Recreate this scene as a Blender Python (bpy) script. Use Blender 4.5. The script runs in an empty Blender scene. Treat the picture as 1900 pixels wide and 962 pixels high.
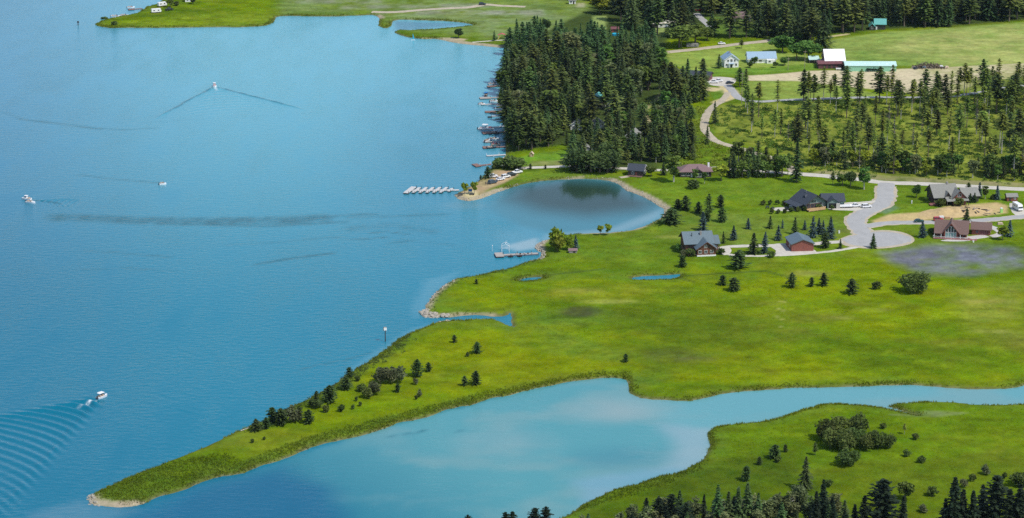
import bpy, math, random
import numpy as np
from mathutils import Vector, Matrix, noise as mnoise
R = math.radians
S = bpy.context.scene
COL = S.collection
random.seed(7)
RNG = np.random.default_rng(11)

# ------------------------------------------------------------------ camera
CAM_H, PITCH, FPX = 308.0, R(16.5), 4640.0          # height above the lake, tilt below the horizon, focal length in photo pixels
cd = bpy.data.cameras.new('camera'); cam = bpy.data.objects.new('camera', cd); COL.objects.link(cam)
cam.location = (0, 0, CAM_H); cam.rotation_euler = (R(90) - PITCH, 0, 0)
cd.sensor_width = 36; cd.lens = 36 * FPX / 1900; cd.clip_start = 1; cd.clip_end = 60000
S.camera = cam

# ------------------------------------------------------------------ daylight
SUN_EL, SUN_AZ = 55.0, 127.0                        # azimuth clockwise from the view direction (+Y)
w = bpy.data.worlds.new('World'); S.world = w; w.use_nodes = True
nt = w.node_tree; bg = nt.nodes['Background']
sky = nt.nodes.new('ShaderNodeTexSky'); sky.sky_type = 'NISHITA'; sky.sun_disc = False
sky.sun_elevation = R(SUN_EL); sky.sun_rotation = R(SUN_AZ); sky.altitude = 600
sky.air_density = 1.0; sky.dust_density = 2.2; sky.ozone_density = 2.0
nt.links.new(sky.outputs[0], bg.inputs[0]); bg.inputs[1].default_value = 0.15
sl = bpy.data.lights.new('sun', 'SUN'); sl.energy = 3.05; sl.angle = R(0.53); sl.color = (1.0, 0.95, 0.87)
so = bpy.data.objects.new('sun', sl); COL.objects.link(so)
sdir = Vector((math.sin(R(SUN_AZ)) * math.cos(R(SUN_EL)), math.cos(R(SUN_AZ)) * math.cos(R(SUN_EL)), math.sin(R(SUN_EL))))
so.rotation_euler = sdir.to_track_quat('Z', 'Y').to_euler(); so.location = (300, 600, 600)
S.view_settings.view_transform = 'Standard'; S.view_settings.look = 'None'
S.view_settings.exposure = 0.2; S.view_settings.gamma = 1.0
S.render.engine = 'CYCLES'; S.cycles.use_denoising = False; S.cycles.max_bounces = 6; S.cycles.transparent_max_bounces = 6

# ------------------------------------------------------------------ photo geometry
CP, SP = math.cos(PITCH), math.sin(PITCH)
def G(u, v, z=1.0):
    """world x, y where the sight line of photo point (u, v) meets height z"""
    a = (np.asarray(u, float) - 950) / FPX; b = (481 - np.asarray(v, float)) / FPX
    dy, dz = CP + b * SP, -SP + b * CP
    t = (z - CAM_H) / dz
    return a * t, dy * t
def UV(X, Y, z=1.0):
    """photo point of world point"""
    f = Y * CP - (z - CAM_H) * SP; up = Y * SP + (z - CAM_H) * CP
    f = np.where(f < 50, 50, f)
    return 950 + FPX * X / f, 481 - FPX * up / f
def scale(v):
    """photo pixels per metre (across) at ground row v"""
    b = (481 - v) / FPX
    return FPX / (CAM_H / (SP - b * CP))
def cosdep(v): return math.cos(PITCH + math.atan((v - 481) / FPX))
def sindep(v): return math.sin(PITCH + math.atan((v - 481) / FPX))

# ------------------------------------------------------------------ noise
_T = np.random.default_rng(3).random((256, 256))
def vnoise(x, y):
    xi = np.floor(x).astype(int); yi = np.floor(y).astype(int); fx = x - xi; fy = y - yi
    fx = fx * fx * (3 - 2 * fx); fy = fy * fy * (3 - 2 * fy)
    a = _T[xi & 255, yi & 255]; b = _T[(xi + 1) & 255, yi & 255]; c = _T[xi & 255, (yi + 1) & 255]; d = _T[(xi + 1) & 255, (yi + 1) & 255]
    return (a * (1 - fx) + b * fx) * (1 - fy) + (c * (1 - fx) + d * fx) * fy
def fbm(x, y, o=4, s=0.0):
    t = 0; a = 0.5
    for i in range(o):
        t = t + a * (vnoise(x + 17.3 * i + s, y - 9.1 * i + s * 2) - 0.5) * 2; x = x * 2.03; y = y * 2.03; a *= 0.5
    return t
def sstep(x, a, b):
    t = np.clip((x - a) / (b - a), 0, 1); return t * t * (3 - 2 * t)

# ------------------------------------------------------------------ materials
def nmat(name):
    m = bpy.data.materials.new(name); m.use_nodes = True
    return m, m.node_tree, m.node_tree.nodes['Principled BSDF']
def mat(name, col, rough=0.7, metal=0.0, var=0.18, nscale=1.2, stretch=(1, 1, 1), spec=0.4, bump=0.0):
    m, t, p = nmat(name); N, L = t.nodes, t.links
    tc = N.new('ShaderNodeTexCoord'); mp = N.new('ShaderNodeMapping'); mp.inputs['Scale'].default_value = stretch
    L.new(tc.outputs['Object'], mp.inputs[0])
    n = N.new('ShaderNodeTexNoise'); n.inputs['Scale'].default_value = nscale; n.inputs['Detail'].default_value = 5; n.inputs['Roughness'].default_value = 0.65
    L.new(mp.outputs[0], n.inputs['Vector'])
    r = N.new('ShaderNodeMapRange'); r.inputs[1].default_value = 0.25; r.inputs[2].default_value = 0.75
    r.inputs[3].default_value = 1 - var; r.inputs[4].default_value = 1 + var; L.new(n.outputs[0], r.inputs[0])
    mx = N.new('ShaderNodeMix'); mx.data_type = 'RGBA'; mx.blend_type = 'MULTIPLY'; mx.inputs[0].default_value = 1
    mx.inputs[6].default_value = (*col, 1); L.new(r.outputs[0], mx.inputs[7]); L.new(mx.outputs[2], p.inputs['Base Color'])
    p.inputs['Roughness'].default_value = rough; p.inputs['Metallic'].default_value = metal; p.inputs['Specular IOR Level'].default_value = spec
    if bump:
        b = N.new('ShaderNodeBump'); b.inputs['Strength'].default_value = bump; b.inputs['Distance'].default_value = 0.1
        L.new(n.outputs[0], b.inputs['Height']); L.new(b.outputs[0], p.inputs['Normal'])
    return m
def leafmat(name, col, var=0.35, hue=0.03, transl=0.32):
    m, t, p = nmat(name); N, L = t.nodes, t.links
    oi = N.new('ShaderNodeObjectInfo'); g = N.new('ShaderNodeNewGeometry')
    n = N.new('ShaderNodeTexNoise'); n.inputs['Scale'].default_value = 0.9; n.inputs['Detail'].default_value = 3; L.new(g.outputs['Position'], n.inputs['Vector'])
    r = N.new('ShaderNodeMapRange'); r.inputs[1].default_value = 0; r.inputs[2].default_value = 1; r.inputs[3].default_value = 1 - var; r.inputs[4].default_value = 1 + var
    L.new(oi.outputs['Random'], r.inputs[0])
    r2 = N.new('ShaderNodeMapRange'); r2.inputs[1].default_value = 0.3; r2.inputs[2].default_value = 0.7; r2.inputs[3].default_value = 0.6; r2.inputs[4].default_value = 1.4
    L.new(n.outputs[0], r2.inputs[0])
    mu = N.new('ShaderNodeMath'); mu.operation = 'MULTIPLY'; L.new(r.outputs[0], mu.inputs[0]); L.new(r2.outputs[0], mu.inputs[1])
    ml = N.new('ShaderNodeMath'); ml.operation = 'MULTIPLY'; ml.inputs[1].default_value = 7.31; L.new(oi.outputs['Random'], ml.inputs[0])
    fr = N.new('ShaderNodeMath'); fr.operation = 'FRACT'; L.new(ml.outputs[0], fr.inputs[0])
    rh = N.new('ShaderNodeMapRange'); rh.inputs[3].default_value = 0.5 - hue; rh.inputs[4].default_value = 0.5 + hue; L.new(fr.outputs[0], rh.inputs[0])
    hs = N.new('ShaderNodeHueSaturation'); hs.inputs['Color'].default_value = (*col, 1); L.new(mu.outputs[0], hs.inputs['Value']); L.new(rh.outputs[0], hs.inputs['Hue'])
    L.new(hs.outputs[0], p.inputs['Base Color']); p.inputs['Roughness'].default_value = 0.65; p.inputs['Specular IOR Level'].default_value = 0.25
    tr = N.new('ShaderNodeBsdfTranslucent'); L.new(hs.outputs[0], tr.inputs[0])
    ms = N.new('ShaderNodeMixShader'); ms.inputs[0].default_value = transl; L.new(p.outputs[0], ms.inputs[1]); L.new(tr.outputs[0], ms.inputs[2])
    L.new(ms.outputs[0], N['Material Output'].inputs[0])
    return m
M = {}
M['pine'] = leafmat('pine_needles', (0.118, 0.162, 0.036), 0.5, 0.03)
M['fir'] = leafmat('fir_needles', (0.078, 0.126, 0.038), 0.5, 0.03)
M['lodgepole'] = leafmat('lodgepole_needles', (0.225, 0.285, 0.048), 0.4, 0.03, 0.4)
M['aspen'] = leafmat('aspen_leaves', (0.19, 0.225, 0.085), 0.3, 0.02, 0.4)
M['spruce'] = leafmat('spruce_needles', (0.068, 0.112, 0.028), 0.3, 0.02)
M['blue'] = leafmat('blue_spruce_needles', (0.075, 0.125, 0.120), 0.2, 0.02)
M['leaf'] = leafmat('broad_leaves', (0.105, 0.175, 0.028), 0.35, 0.03, 0.35)
M['yellow'] = leafmat('yellow_green_leaves', (0.24, 0.30, 0.022), 0.2, 0.015, 0.35)
M['willow'] = leafmat('willow_leaves', (0.115, 0.160, 0.034), 0.3, 0.02, 0.45)
M['grey'] = leafmat('grey_green_leaves', (0.145, 0.165, 0.075), 0.25, 0.02, 0.45)
M['dark'] = leafmat('dark_fir_needles', (0.026, 0.046, 0.020), 0.3, 0.02)
M['dead'] = leafmat('dead_twigs', (0.13, 0.10, 0.07), 0.3, 0.02, 0.1)
M['reed'] = leafmat('reed_blades', (0.20, 0.275, 0.016), 0.0, 0.0, 0.45)
M['grass'] = leafmat('grass_blades', (0.19, 0.275, 0.006), 0.0, 0.0, 0.45)
def covermat(name, transl=.4):
    m, t, p = nmat(name); a = t.nodes.new('ShaderNodeAttribute'); a.attribute_name = 'cover'; t.links.new(a.outputs['Color'], p.inputs['Base Color']); p.inputs['Roughness'].default_value = .9; p.inputs['Specular IOR Level'].default_value = .1
    tr = t.nodes.new('ShaderNodeBsdfTranslucent'); t.links.new(a.outputs['Color'], tr.inputs[0]); ms = t.nodes.new('ShaderNodeMixShader'); ms.inputs[0].default_value = transl; t.links.new(p.outputs[0], ms.inputs[1]); t.links.new(tr.outputs[0], ms.inputs[2]); t.links.new(ms.outputs[0], t.nodes['Material Output'].inputs[0]); return m
M['grass'] = covermat('grass_blades'); M['reed'] = covermat('reed_blades')
M['brush'] = leafmat('brush_leaves', (0.17, 0.245, 0.016), 0.3, 0.03, 0.3)
M['bark'] = mat('bark', (0.16, 0.12, 0.085), 0.9, var=0.3, nscale=3)
M['palebark'] = mat('pale_bark', (0.42, 0.40, 0.35), 0.9, var=0.3, nscale=3)
M['white'] = mat('white_paint', (0.80, 0.80, 0.78), 0.4, var=0.06)
M['cream'] = mat('cream_siding', (0.62, 0.58, 0.47), 0.7, var=0.08)
M['log'] = mat('brown_log_siding', (0.145, 0.058, 0.034), 0.7, var=0.3, nscale=2, stretch=(0.3, 0.3, 5))
M['redwood'] = mat('red_brown_siding', (0.23, 0.075, 0.055), 0.7, var=0.22, nscale=2, stretch=(0.3, 0.3, 5))
M['maroon'] = mat('weathered_maroon_boards', (0.15, 0.060, 0.062), 0.85, var=0.4, nscale=1.5, stretch=(4, 4, 0.3))
M['darkwall'] = mat('dark_stained_siding', (0.052, 0.044, 0.038), 0.75, var=0.2)
M['sage'] = mat('sage_green_siding', (0.17, 0.24, 0.22), 0.7, var=0.1, stretch=(0.3, 0.3, 5))
M['blueroof'] = mat('blue_grey_metal_roof', (0.130, 0.178, 0.198), 0.45, 0.2, var=0.1, nscale=0.6, stretch=(3, 3, 0.5))
M['darkroof'] = mat('charcoal_shingles', (0.042, 0.052, 0.068), 0.8, var=0.2, nscale=2)
M['greyroof'] = mat('grey_shingles', (0.225, 0.225, 0.20), 0.85, var=0.18, nscale=2)
M['brownroof'] = mat('brown_shingles', (0.150, 0.095, 0.080), 0.85, var=0.18, nscale=2)
M['taupe'] = mat('faded_brown_shingles', (0.20, 0.13, 0.13), 0.85, var=0.15, nscale=2)
M['whiteroof'] = mat('white_metal_roof', (0.86, 0.86, 0.86), 0.4, 0.0, var=0.05, nscale=0.6)
M['tealroof'] = mat('teal_metal_roof', (0.13, 0.40, 0.36), 0.4, 0.1, var=0.12)
M['greenwall'] = mat('mint_green_steel_wall', (0.28, 0.56, 0.38), 0.5, 0.0, var=0.07, nscale=0.7, stretch=(6, 1, 0.2))
M['mintroof'] = mat('pale_mint_steel_roof', (0.50, 0.70, 0.64), 0.4, 0.0, var=0.08, nscale=0.7)
M['steelblue'] = mat('pale_blue_roof', (0.28, 0.40, 0.50), 0.5, 0.1, var=0.12)
M['glass'] = mat('window_glass', (0.03, 0.045, 0.055), 0.12, var=0.1, spec=0.6)
M['tealglass'] = mat('tinted_window_glass', (0.20, 0.36, 0.34), 0.15, var=0.15, spec=0.7)
M['concrete'] = mat('concrete', (0.48, 0.46, 0.42), 0.85, var=0.12)
M['chimney'] = mat('chimney_stone', (0.28, 0.26, 0.24), 0.9, var=0.2)
M['plank'] = mat('grey_weathered_planks', (0.36, 0.33, 0.30), 0.85, var=0.22, nscale=2, stretch=(5, 0.4, 1))
M['palelank'] = mat('pale_dock_planks', (0.50, 0.50, 0.48), 0.8, var=0.14, nscale=2)
M['brownplank'] = mat('brown_dock_planks', (0.22, 0.135, 0.11), 0.85, var=0.25, nscale=2)
M['pile'] = mat('dock_pile_timber', (0.055, 0.048, 0.042), 0.9, var=0.25)
M['float'] = mat('black_dock_floats', (0.02, 0.022, 0.024), 0.6)
M['deckwood'] = mat('orange_deck_wood', (0.52, 0.33, 0.17), 0.7, var=0.15, nscale=2, stretch=(0.4, 6, 1))
M['reddeck'] = mat('red_stained_deck', (0.27, 0.11, 0.10), 0.8, var=0.15)
M['tyre'] = mat('tyre_rubber', (0.02, 0.02, 0.02), 0.9)
M['chrome'] = mat('grey_metal', (0.45, 0.46, 0.47), 0.35, 0.8, var=0.06)
M['black'] = mat('black_plastic', (0.018, 0.018, 0.02), 0.5)
M['carwhite'] = mat('white_car_paint', (0.82, 0.82, 0.82), 0.25, var=0.04, spec=0.6)
M['cardark'] = mat('dark_car_paint', (0.028, 0.032, 0.040), 0.25, var=0.08, spec=0.6)
M['carblue'] = mat('slate_blue_car_paint', (0.055, 0.085, 0.12), 0.25, var=0.08, spec=0.6)
M['carred'] = mat('red_car_paint', (0.50, 0.020, 0.035), 0.25, var=0.08, spec=0.6)
M['cargreen'] = mat('dark_green_car_paint', (0.022, 0.075, 0.070), 0.25, var=0.08, spec=0.6)
M['lamp'] = mat('lamp_glass', (0.6, 0.6, 0.55), 0.2)
M['redlamp'] = mat('red_lamp_glass', (0.35, 0.02, 0.02), 0.3)
M['bluefabric'] = mat('blue_canopy_fabric', (0.02, 0.17, 0.42), 0.8, var=0.12)
M['redfabric'] = mat('red_canopy_fabric', (0.46, 0.11, 0.10), 0.8, var=0.15)
M['tanfabric'] = mat('tan_canopy_fabric', (0.58, 0.46, 0.34), 0.8, var=0.12)
M['seatred'] = mat('red_vinyl_seats', (0.36, 0.05, 0.06), 0.5)
M['seattan'] = mat('tan_vinyl_seats', (0.50, 0.38, 0.28), 0.5)
M['lime'] = mat('lime_green_plastic', (0.40, 0.72, 0.22), 0.5)
M['yellowplastic'] = mat('yellow_plastic', (0.75, 0.55, 0.03), 0.5)
M['cyan'] = mat('bright_blue_plastic', (0.02, 0.42, 0.60), 0.5)
M['rock'] = mat('pale_shore_rock', (0.34, 0.31, 0.25), 0.9, var=0.3, nscale=1.5)
M['timber'] = mat('grey_driftwood', (0.30, 0.25, 0.20), 0.9, var=0.3)
M['dirt'] = mat('dug_sandy_soil', (0.47, 0.345, 0.165), 0.95, var=0.2, nscale=0.8, bump=0.6)
M['gravel'] = mat('pale_gravel', (0.50, 0.47, 0.40), 0.95, var=0.16, nscale=0.5, bump=0.3)
M['asphalt'] = mat('pale_worn_asphalt', (0.35, 0.35, 0.335), 0.92, var=0.12, nscale=0.35, stretch=(1, .5, 1))
M['track'] = mat('dirt_track_soil', (0.42, 0.365, 0.265), 0.95, var=0.2, nscale=0.4, bump=0.3)
M['skin'] = mat('skin', (0.45, 0.28, 0.2), 0.6)
M['cloth'] = mat('dark_clothing', (0.03, 0.035, 0.06), 0.9)
M['boulder'] = M['rock']

# ------------------------------------------------------------------ mesh helpers
class MB:
    def __init__(s): s.v = []; s.f = []
    def add(s, vs, fs, T=None):
        b = len(s.v)
        if T is not None: vs = [tuple(T @ Vector(p)) for p in vs]
        s.v += [tuple(p) for p in vs]; s.f += [tuple(i + b for i in f) for f in fs]; return s
    def box(s, x0, x1, y0, y1, z0, z1, T=None):
        return s.add([(x0, y0, z0), (x1, y0, z0), (x1, y1, z0), (x0, y1, z0), (x0, y0, z1), (x1, y0, z1), (x1, y1, z1), (x0, y1, z1)],
                     [(3, 2, 1, 0), (4, 5, 6, 7), (0, 1, 5, 4), (1, 2, 6, 5), (2, 3, 7, 6), (3, 0, 4, 7)], T)
    def extr(s, prof, a, b, axis='y', T=None):
        """closed 2-D profile extruded from a to b; axis 'y': profile in x,z; axis 'x': profile in y,z; axis 'z': profile in x,y"""
        n = len(prof)
        if axis == 'y': vs = [(p[0], a, p[1]) for p in prof] + [(p[0], b, p[1]) for p in prof]
        elif axis == 'x': vs = [(a, p[0], p[1]) for p in prof] + [(b, p[0], p[1]) for p in prof]
        else: vs = [(p[0], p[1], a) for p in prof] + [(p[0], p[1], b) for p in prof]
        fs = [tuple(range(n - 1, -1, -1)), tuple(range(n, 2 * n))] + [(i, (i + 1) % n, n + (i + 1) % n, n + i) for i in range(n)]
        return s.add(vs, fs, T)
    def tube(s, p0, p1, r0, r1=None, n=6):
        p0, p1 = Vector(p0), Vector(p1); r1 = r0 if r1 is None else r1
        d = (p1 - p0).normalized(); a = d.orthogonal().normalized(); b = d.cross(a)
        vs = []
        for p, r in ((p0, r0), (p1, r1)):
            for i in range(n):
                t = 2 * math.pi * i / n; vs.append(tuple(p + a * (r * math.cos(t)) + b * (r * math.sin(t))))
        return s.add(vs, [tuple(range(n - 1, -1, -1)), tuple(range(n, 2 * n))] + [(i, (i + 1) % n, n + (i + 1) % n, n + i) for i in range(n)])
    def blob(s, c, r, seed=0, n=8, m=5, jit=0.25):
        rr = random.Random(seed); vs = []; fs = []
        for j in range(m + 1):
            ph = math.pi * j / m
            for i in range(n):
                th = 2 * math.pi * i / n; k = 1 + rr.uniform(-jit, jit)
                if j in (0, m): k = 1
                vs.append((c[0] + r[0] * k * math.sin(ph) * math.cos(th), c[1] + r[1] * k * math.sin(ph) * math.sin(th), c[2] + r[2] * k * math.cos(ph)))
        for j in range(m):
            for i in range(n): fs.append((j * n + i, (j + 1) * n + i, (j + 1) * n + (i + 1) % n, j * n + (i + 1) % n))
        return s.add(vs, fs)
    def mesh(s, name):
        me = bpy.data.meshes.new(name); me.from_pydata(s.v, [], s.f); me.validate(); me.update(); return me
    def build(s, name, m, parent=None, smooth=False):
        me = s.mesh(name); me.materials.append(M[m] if isinstance(m, str) else m)
        if smooth: me.polygons.foreach_set('use_smooth', [True] * len(me.polygons))
        return link(name, me, parent)
def link(name, data, parent=None):
    o = bpy.data.objects.new(name, data); COL.objects.link(o)
    if parent: o.parent = parent
    return o
def box(name, m, parent, *a): return MB().box(*a).build(name, m, parent)
def tag(o, label, cat, group=None):
    o['label'] = label; o['category'] = cat
    if group: o['group'] = group
    return o
def thing(name, label, cat, loc=(0, 0, 0), rz=0.0, group=None):
    o = bpy.data.objects.new(name, None); COL.objects.link(o); o.location = loc; o.rotation_euler = (0, 0, R(rz))
    o.empty_display_size = 0.5
    return tag(o, label, cat, group)
def setting(o, kind='structure'): o['kind'] = kind; return o
def np_mesh(name, V, F, m, smooth=True, attrs=None):
    """V n*3, F k*4 or k*3 arrays; attrs name -> n*4 colours"""
    me = bpy.data.meshes.new(name); n, k = len(V), F.shape[1]
    me.vertices.add(n); me.vertices.foreach_set('co', np.ascontiguousarray(V, np.float32).ravel())
    me.loops.add(F.size); me.loops.foreach_set('vertex_index', np.ascontiguousarray(F, np.int32).ravel())
    me.polygons.add(len(F)); me.polygons.foreach_set('loop_start', np.arange(0, F.size, k, dtype=np.int32))
    if smooth: me.polygons.foreach_set('use_smooth', np.ones(len(F), bool))
    for a, c in (attrs or {}).items():
        at = me.attributes.new(a, 'FLOAT_COLOR', 'POINT'); at.data.foreach_set('color', np.ascontiguousarray(c, np.float32).ravel())
    me.update(calc_edges=True); me.materials.append(M[m] if isinstance(m, str) else m)
    return link(name, me)
# ------------------------------------------------------------------ shoreline (photo points on the water level), land and lake
SH = """310,-8 296,6 272,14 266,19 250,26 226,31 200,37 183,43 180,48 200,52 240,52 300,52 400,51 450,51 492,48 508,41 514,32 540,30 580,31 620,31 672,29 690,28 698,30 704,34
703,44 706,51 720,53 726,46 729,39 740,37 780,38 830,40 866,44 880,48 840,53 800,56 760,57 736,58 734,62 750,68 765,71 790,73 806,72 830,77 860,82 890,85 920,88 944,91
941,105 938,130 935,150 928,170 924,190 931,210 936,240 939,262 938,280 935,295 918,304 910,314 901,325 890,335 872,346 855,356 845,363 849,369 870,374 890,369 910,362 940,352 970,343
1010,336 1050,333 1090,332 1130,336 1150,343 1158,351 1175,358 1195,366 1210,375 1228,385 1232,392 1228,402 1215,412 1195,420 1170,428 1140,432 1100,434 1060,436 1030,440 1010,448 996,455 998,465 1005,472
1000,482 975,488 940,500 900,510 870,515 845,518 825,530 805,545 795,560 790,572 783,580 790,587 810,589 840,589 880,585 915,588 938,588 945,582 949,590 951,600 954,608 940,604 929,597 920,594
890,593 860,596 830,597 808,600 780,612 750,625 735,635 715,652 690,668 660,685 635,702 610,722 585,735 550,752 515,768 480,785 450,797 420,812 380,830 340,847 300,862 260,878 220,895 190,908 168,918
164,926 172,936 200,941 240,940 262,937 280,928 300,920 340,910 375,895 410,885 450,880 470,870 490,862 520,855 550,843 585,828 620,820 660,812 700,800 720,793 740,785 780,778 830,760 870,752 910,740
940,735 980,725 1020,717 1060,708 1100,703 1135,701 1158,705 1168,716 1171,732 1188,740 1230,743 1280,744 1310,738 1360,728 1420,724 1480,720 1560,718 1650,716 1700,716 1760,720 1840,723 1890,719 1930,712 2100,705"""
SB = """2100,742 1930,748 1900,751 1850,753 1800,751 1760,748 1700,748 1655,751 1649,755 1672,762 1690,768 1700,772 1672,766 1640,759 1600,753 1560,750 1520,752 1505,758 1480,765 1440,778 1400,785 1350,790 1320,797 1313,805 1316,820 1312,840 1300,855
1280,868 1250,880 1220,886 1180,899 1140,911 1110,925 1076,940 1070,949 1056,957 1035,965 950,983 800,1010 600,1045 400,1110"""
def P(s): return [tuple(map(float, q.split(','))) for q in s.split()]
def toW(pts, z=0.0):
    a = np.array(pts); x, y = G(a[:, 0], a[:, 1], z); return list(zip(x, y))
def smoothline(pts, step, closed=False):
    """Catmull-Rom through pts, resampled about every `step`"""
    p = np.array(pts, float); n = len(p); out = []
    for i in range(n if closed else n - 1):
        p0 = p[(i - 1) % n] if closed or i > 0 else p[i]; p1 = p[i]; p2 = p[(i + 1) % n]; p3 = p[(i + 2) % n] if closed or i + 2 < n else p2
        L = np.linalg.norm(p2 - p1); k = max(1, int(L / step))
        for j in range(k):
            t = j / k
            out.append(0.5 * ((2 * p1) + (-p0 + p2) * t + (2 * p0 - 5 * p1 + 4 * p2 - p3) * t * t + (-p0 + 3 * p1 - 3 * p2 + p3) * t ** 3))
    if not closed: out.append(p[-1])
    return np.array(out)
landA = smoothline(toW(P(SH)), 3.0)
eA = landA[-1]; sA = landA[0]
landA = np.vstack([landA, [(900, eA[1] + 30), (30000, eA[1] + 40), (30000, 30000), (-900, 30000), (sA[0] - 120, sA[1] + 700), (sA[0] - 40, sA[1] + 120)]])
landB = smoothline(toW(P(SB)), 3.0)
sB, eB = landB[0], landB[-1]
landB = np.vstack([landB, [(eB[0] - 250, eB[1] - 160), (-1500, -2000), (-1500, -30000), (30000, -30000), (30000, sB[1] - 60), (900, sB[1] - 30)]])
pond1 = smoothline(toW(P("958,519 968,516 985,513 1006,512 1009,515 990,519 970,521"), 0.6), 2, True)
pond2 = smoothline(toW(P("1172,514 1200,510 1240,508 1261,507 1263,512 1250,517 1215,518 1185,518"), 0.6), 2, True)
def axis(lo, hi, step, far):
    mid = np.arange(lo, hi + step / 2, step); d = step * 2; a = []; p = 0.0
    while p < far: p += d; a.append(p); d *= 1.55
    a = np.array(a); return np.concatenate([lo - a[::-1], mid, mid[-1] + a])
GX = axis(-380, 420, 1.6, 25000); GY = axis(668, 1770, 1.6, 25000)
X, Y = np.meshgrid(GX, GY, indexing='ij')
def dist_inside(poly, maxd=40.0):
    p = np.asarray(poly); D = np.full(X.shape, maxd); I = np.zeros(X.shape, bool)
    for a, b in zip(p, np.roll(p, -1, 0)):
        i0, i1 = np.searchsorted(GX, [min(a[0], b[0]) - maxd, max(a[0], b[0]) + maxd]); j0, j1 = np.searchsorted(GY, [min(a[1], b[1]) - maxd, max(a[1], b[1]) + maxd])
        if i1 > i0 and j1 > j0:
            xx, yy = X[i0:i1, j0:j1], Y[i0:i1, j0:j1]; d = b - a; L = d @ d + 1e-9
            t = np.clip(((xx - a[0]) * d[0] + (yy - a[1]) * d[1]) / L, 0, 1)
            D[i0:i1, j0:j1] = np.minimum(D[i0:i1, j0:j1], np.hypot(xx - a[0] - t * d[0], yy - a[1] - t * d[1]))
        if a[1] != b[1]:
            j0, j1 = np.searchsorted(GY, [min(a[1], b[1]), max(a[1], b[1])])
            if j1 > j0:
                xc = a[0] + (GY[j0:j1] - a[1]) / (b[1] - a[1]) * (b[0] - a[0]); I[:, j0:j1] ^= GX[:, None] < xc[None, :]
    return D, I
dA, iA = dist_inside(landA); dB, iB = dist_inside(landB)
SD = np.maximum(np.where(iA, dA, -dA), np.where(iB, dB, -dB))
for pd in (pond1, pond2):
    d, i = dist_inside(pd); SD = np.minimum(SD, np.where(i, -d, d))
near = (np.abs(SD) < 12)
SD = SD + np.where(near, 0.9 * fbm(X / 7, Y / 7, 3) + 0.5 * fbm(X / 2.6, Y / 2.6, 2, 5), 0)
inl = sstep(SD, 4, 25)
H = np.where(SD > 0, 0.85 * (1 - np.exp(-np.maximum(SD, 0) / 0.9)) + 0.15 * sstep(SD, 0, 12), np.maximum(-2.5, SD * 0.45 - 0.05))
H = H + inl * (0.22 * fbm(X / 55, Y / 55, 3, 1) + 0.10 * fbm(X / 9, Y / 9, 2, 2))
U, V = UV(X, Y, 1.0)
def pmask(poly, feather, u=None, v=None, k=2.6):
    """0..1 weight of photo polygon, feathered (pixels across)"""
    u = U if u is None else u; v = V if v is None else v
    p = np.array(poly, float); out = np.zeros(u.shape); f = feather
    sel = (u > p[:, 0].min() - f) & (u < p[:, 0].max() + f) & (v > p[:, 1].min() - f) & (v < p[:, 1].max() + f)
    if not sel.any(): return out
    uu, vv = u[sel], v[sel]; ins = np.zeros(uu.shape, bool); D = np.full(uu.shape, 1e6)
    for a, b in zip(p, np.roll(p, -1, 0)):
        if a[1] != b[1]:
            c = ((a[1] > vv) != (b[1] > vv)) & (uu < (b[0] - a[0]) * (vv - a[1]) / (b[1] - a[1]) + a[0]); ins ^= c
        d = (b - a) * (1, k); L = d @ d + 1e-9; t = np.clip(((uu - a[0]) * d[0] + (vv - a[1]) * k * d[1]) / L, 0, 1)
        D = np.minimum(D, np.hypot(uu - a[0] - t * d[0], (vv - a[1]) * k - t * d[1]))
    out[sel] = sstep(np.where(ins, D, -D), -f, f); return out
def pstroke(line, half, feather, u=None, v=None, k=2.6):
    u = U if u is None else u; v = V if v is None else v
    p = np.array(line, float); out = np.zeros(u.shape); f = half + feather
    sel = (u > p[:, 0].min() - f) & (u < p[:, 0].max() + f) & (v > p[:, 1].min() - f) & (v < p[:, 1].max() + f)
    if not sel.any(): return out
    uu, vv = u[sel], v[sel]; D = np.full(uu.shape, 1e6)
    for a, b in zip(p[:-1], p[1:]):
        d = (b - a) * (1, k); L = d @ d + 1e-9; t = np.clip(((uu - a[0]) * d[0] + (vv - a[1]) * k * d[1]) / L, 0, 1)
        D = np.minimum(D, np.hypot(uu - a[0] - t * d[0], (vv - a[1]) * k - t * d[1]))
    out[sel] = 1 - sstep(D, max(half - feather, 0), f); return out
def pell(c, r, f=0.5, u=None, v=None):
    u = U if u is None else u; v = V if v is None else v
    return 1 - sstep(np.hypot((u - c[0]) / r[0], (v - c[1]) / r[1]), 1 - f, 1 + f * 0.3)
# rough hummocky ground under the thinned stand; a low rise where the thinned stand meets the road
STAND = P("1312,215 1330,196 1420,193 1600,186 1760,182 1910,168 2000,160 2000,345 1900,340 1640,328 1540,322 1490,312 1440,284 1380,268 1330,252")
wst = pmask(STAND, 14)
H = H + wst * (0.7 * fbm(X / 16, Y / 16, 3, 4) + 0.35 * fbm(X / 5, Y / 5, 2, 6) + 0.5)
def hgt(x, y):
    i = int(np.clip(np.searchsorted(GX, x) - 1, 0, len(GX) - 2)); j = int(np.clip(np.searchsorted(GY, y) - 1, 0, len(GY) - 2))
    fx = (x - GX[i]) / (GX[i + 1] - GX[i]); fy = (y - GY[j]) / (GY[j + 1] - GY[j])
    return float((H[i, j] * (1 - fx) + H[i + 1, j] * fx) * (1 - fy) + (H[i, j + 1] * (1 - fx) + H[i + 1, j + 1] * fx) * fy)
def sdf(x, y):
    i = int(np.clip(np.searchsorted(GX, x), 0, len(GX) - 1)); j = int(np.clip(np.searchsorted(GY, y), 0, len(GY) - 1)); return float(SD[i, j])
def AT(u, v):
    """ground point under photo point"""
    z = 1.0
    for _ in range(4):
        x, y = G(u, v, z); z = hgt(float(x), float(y))
    return Vector((float(x), float(y), z))
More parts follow.
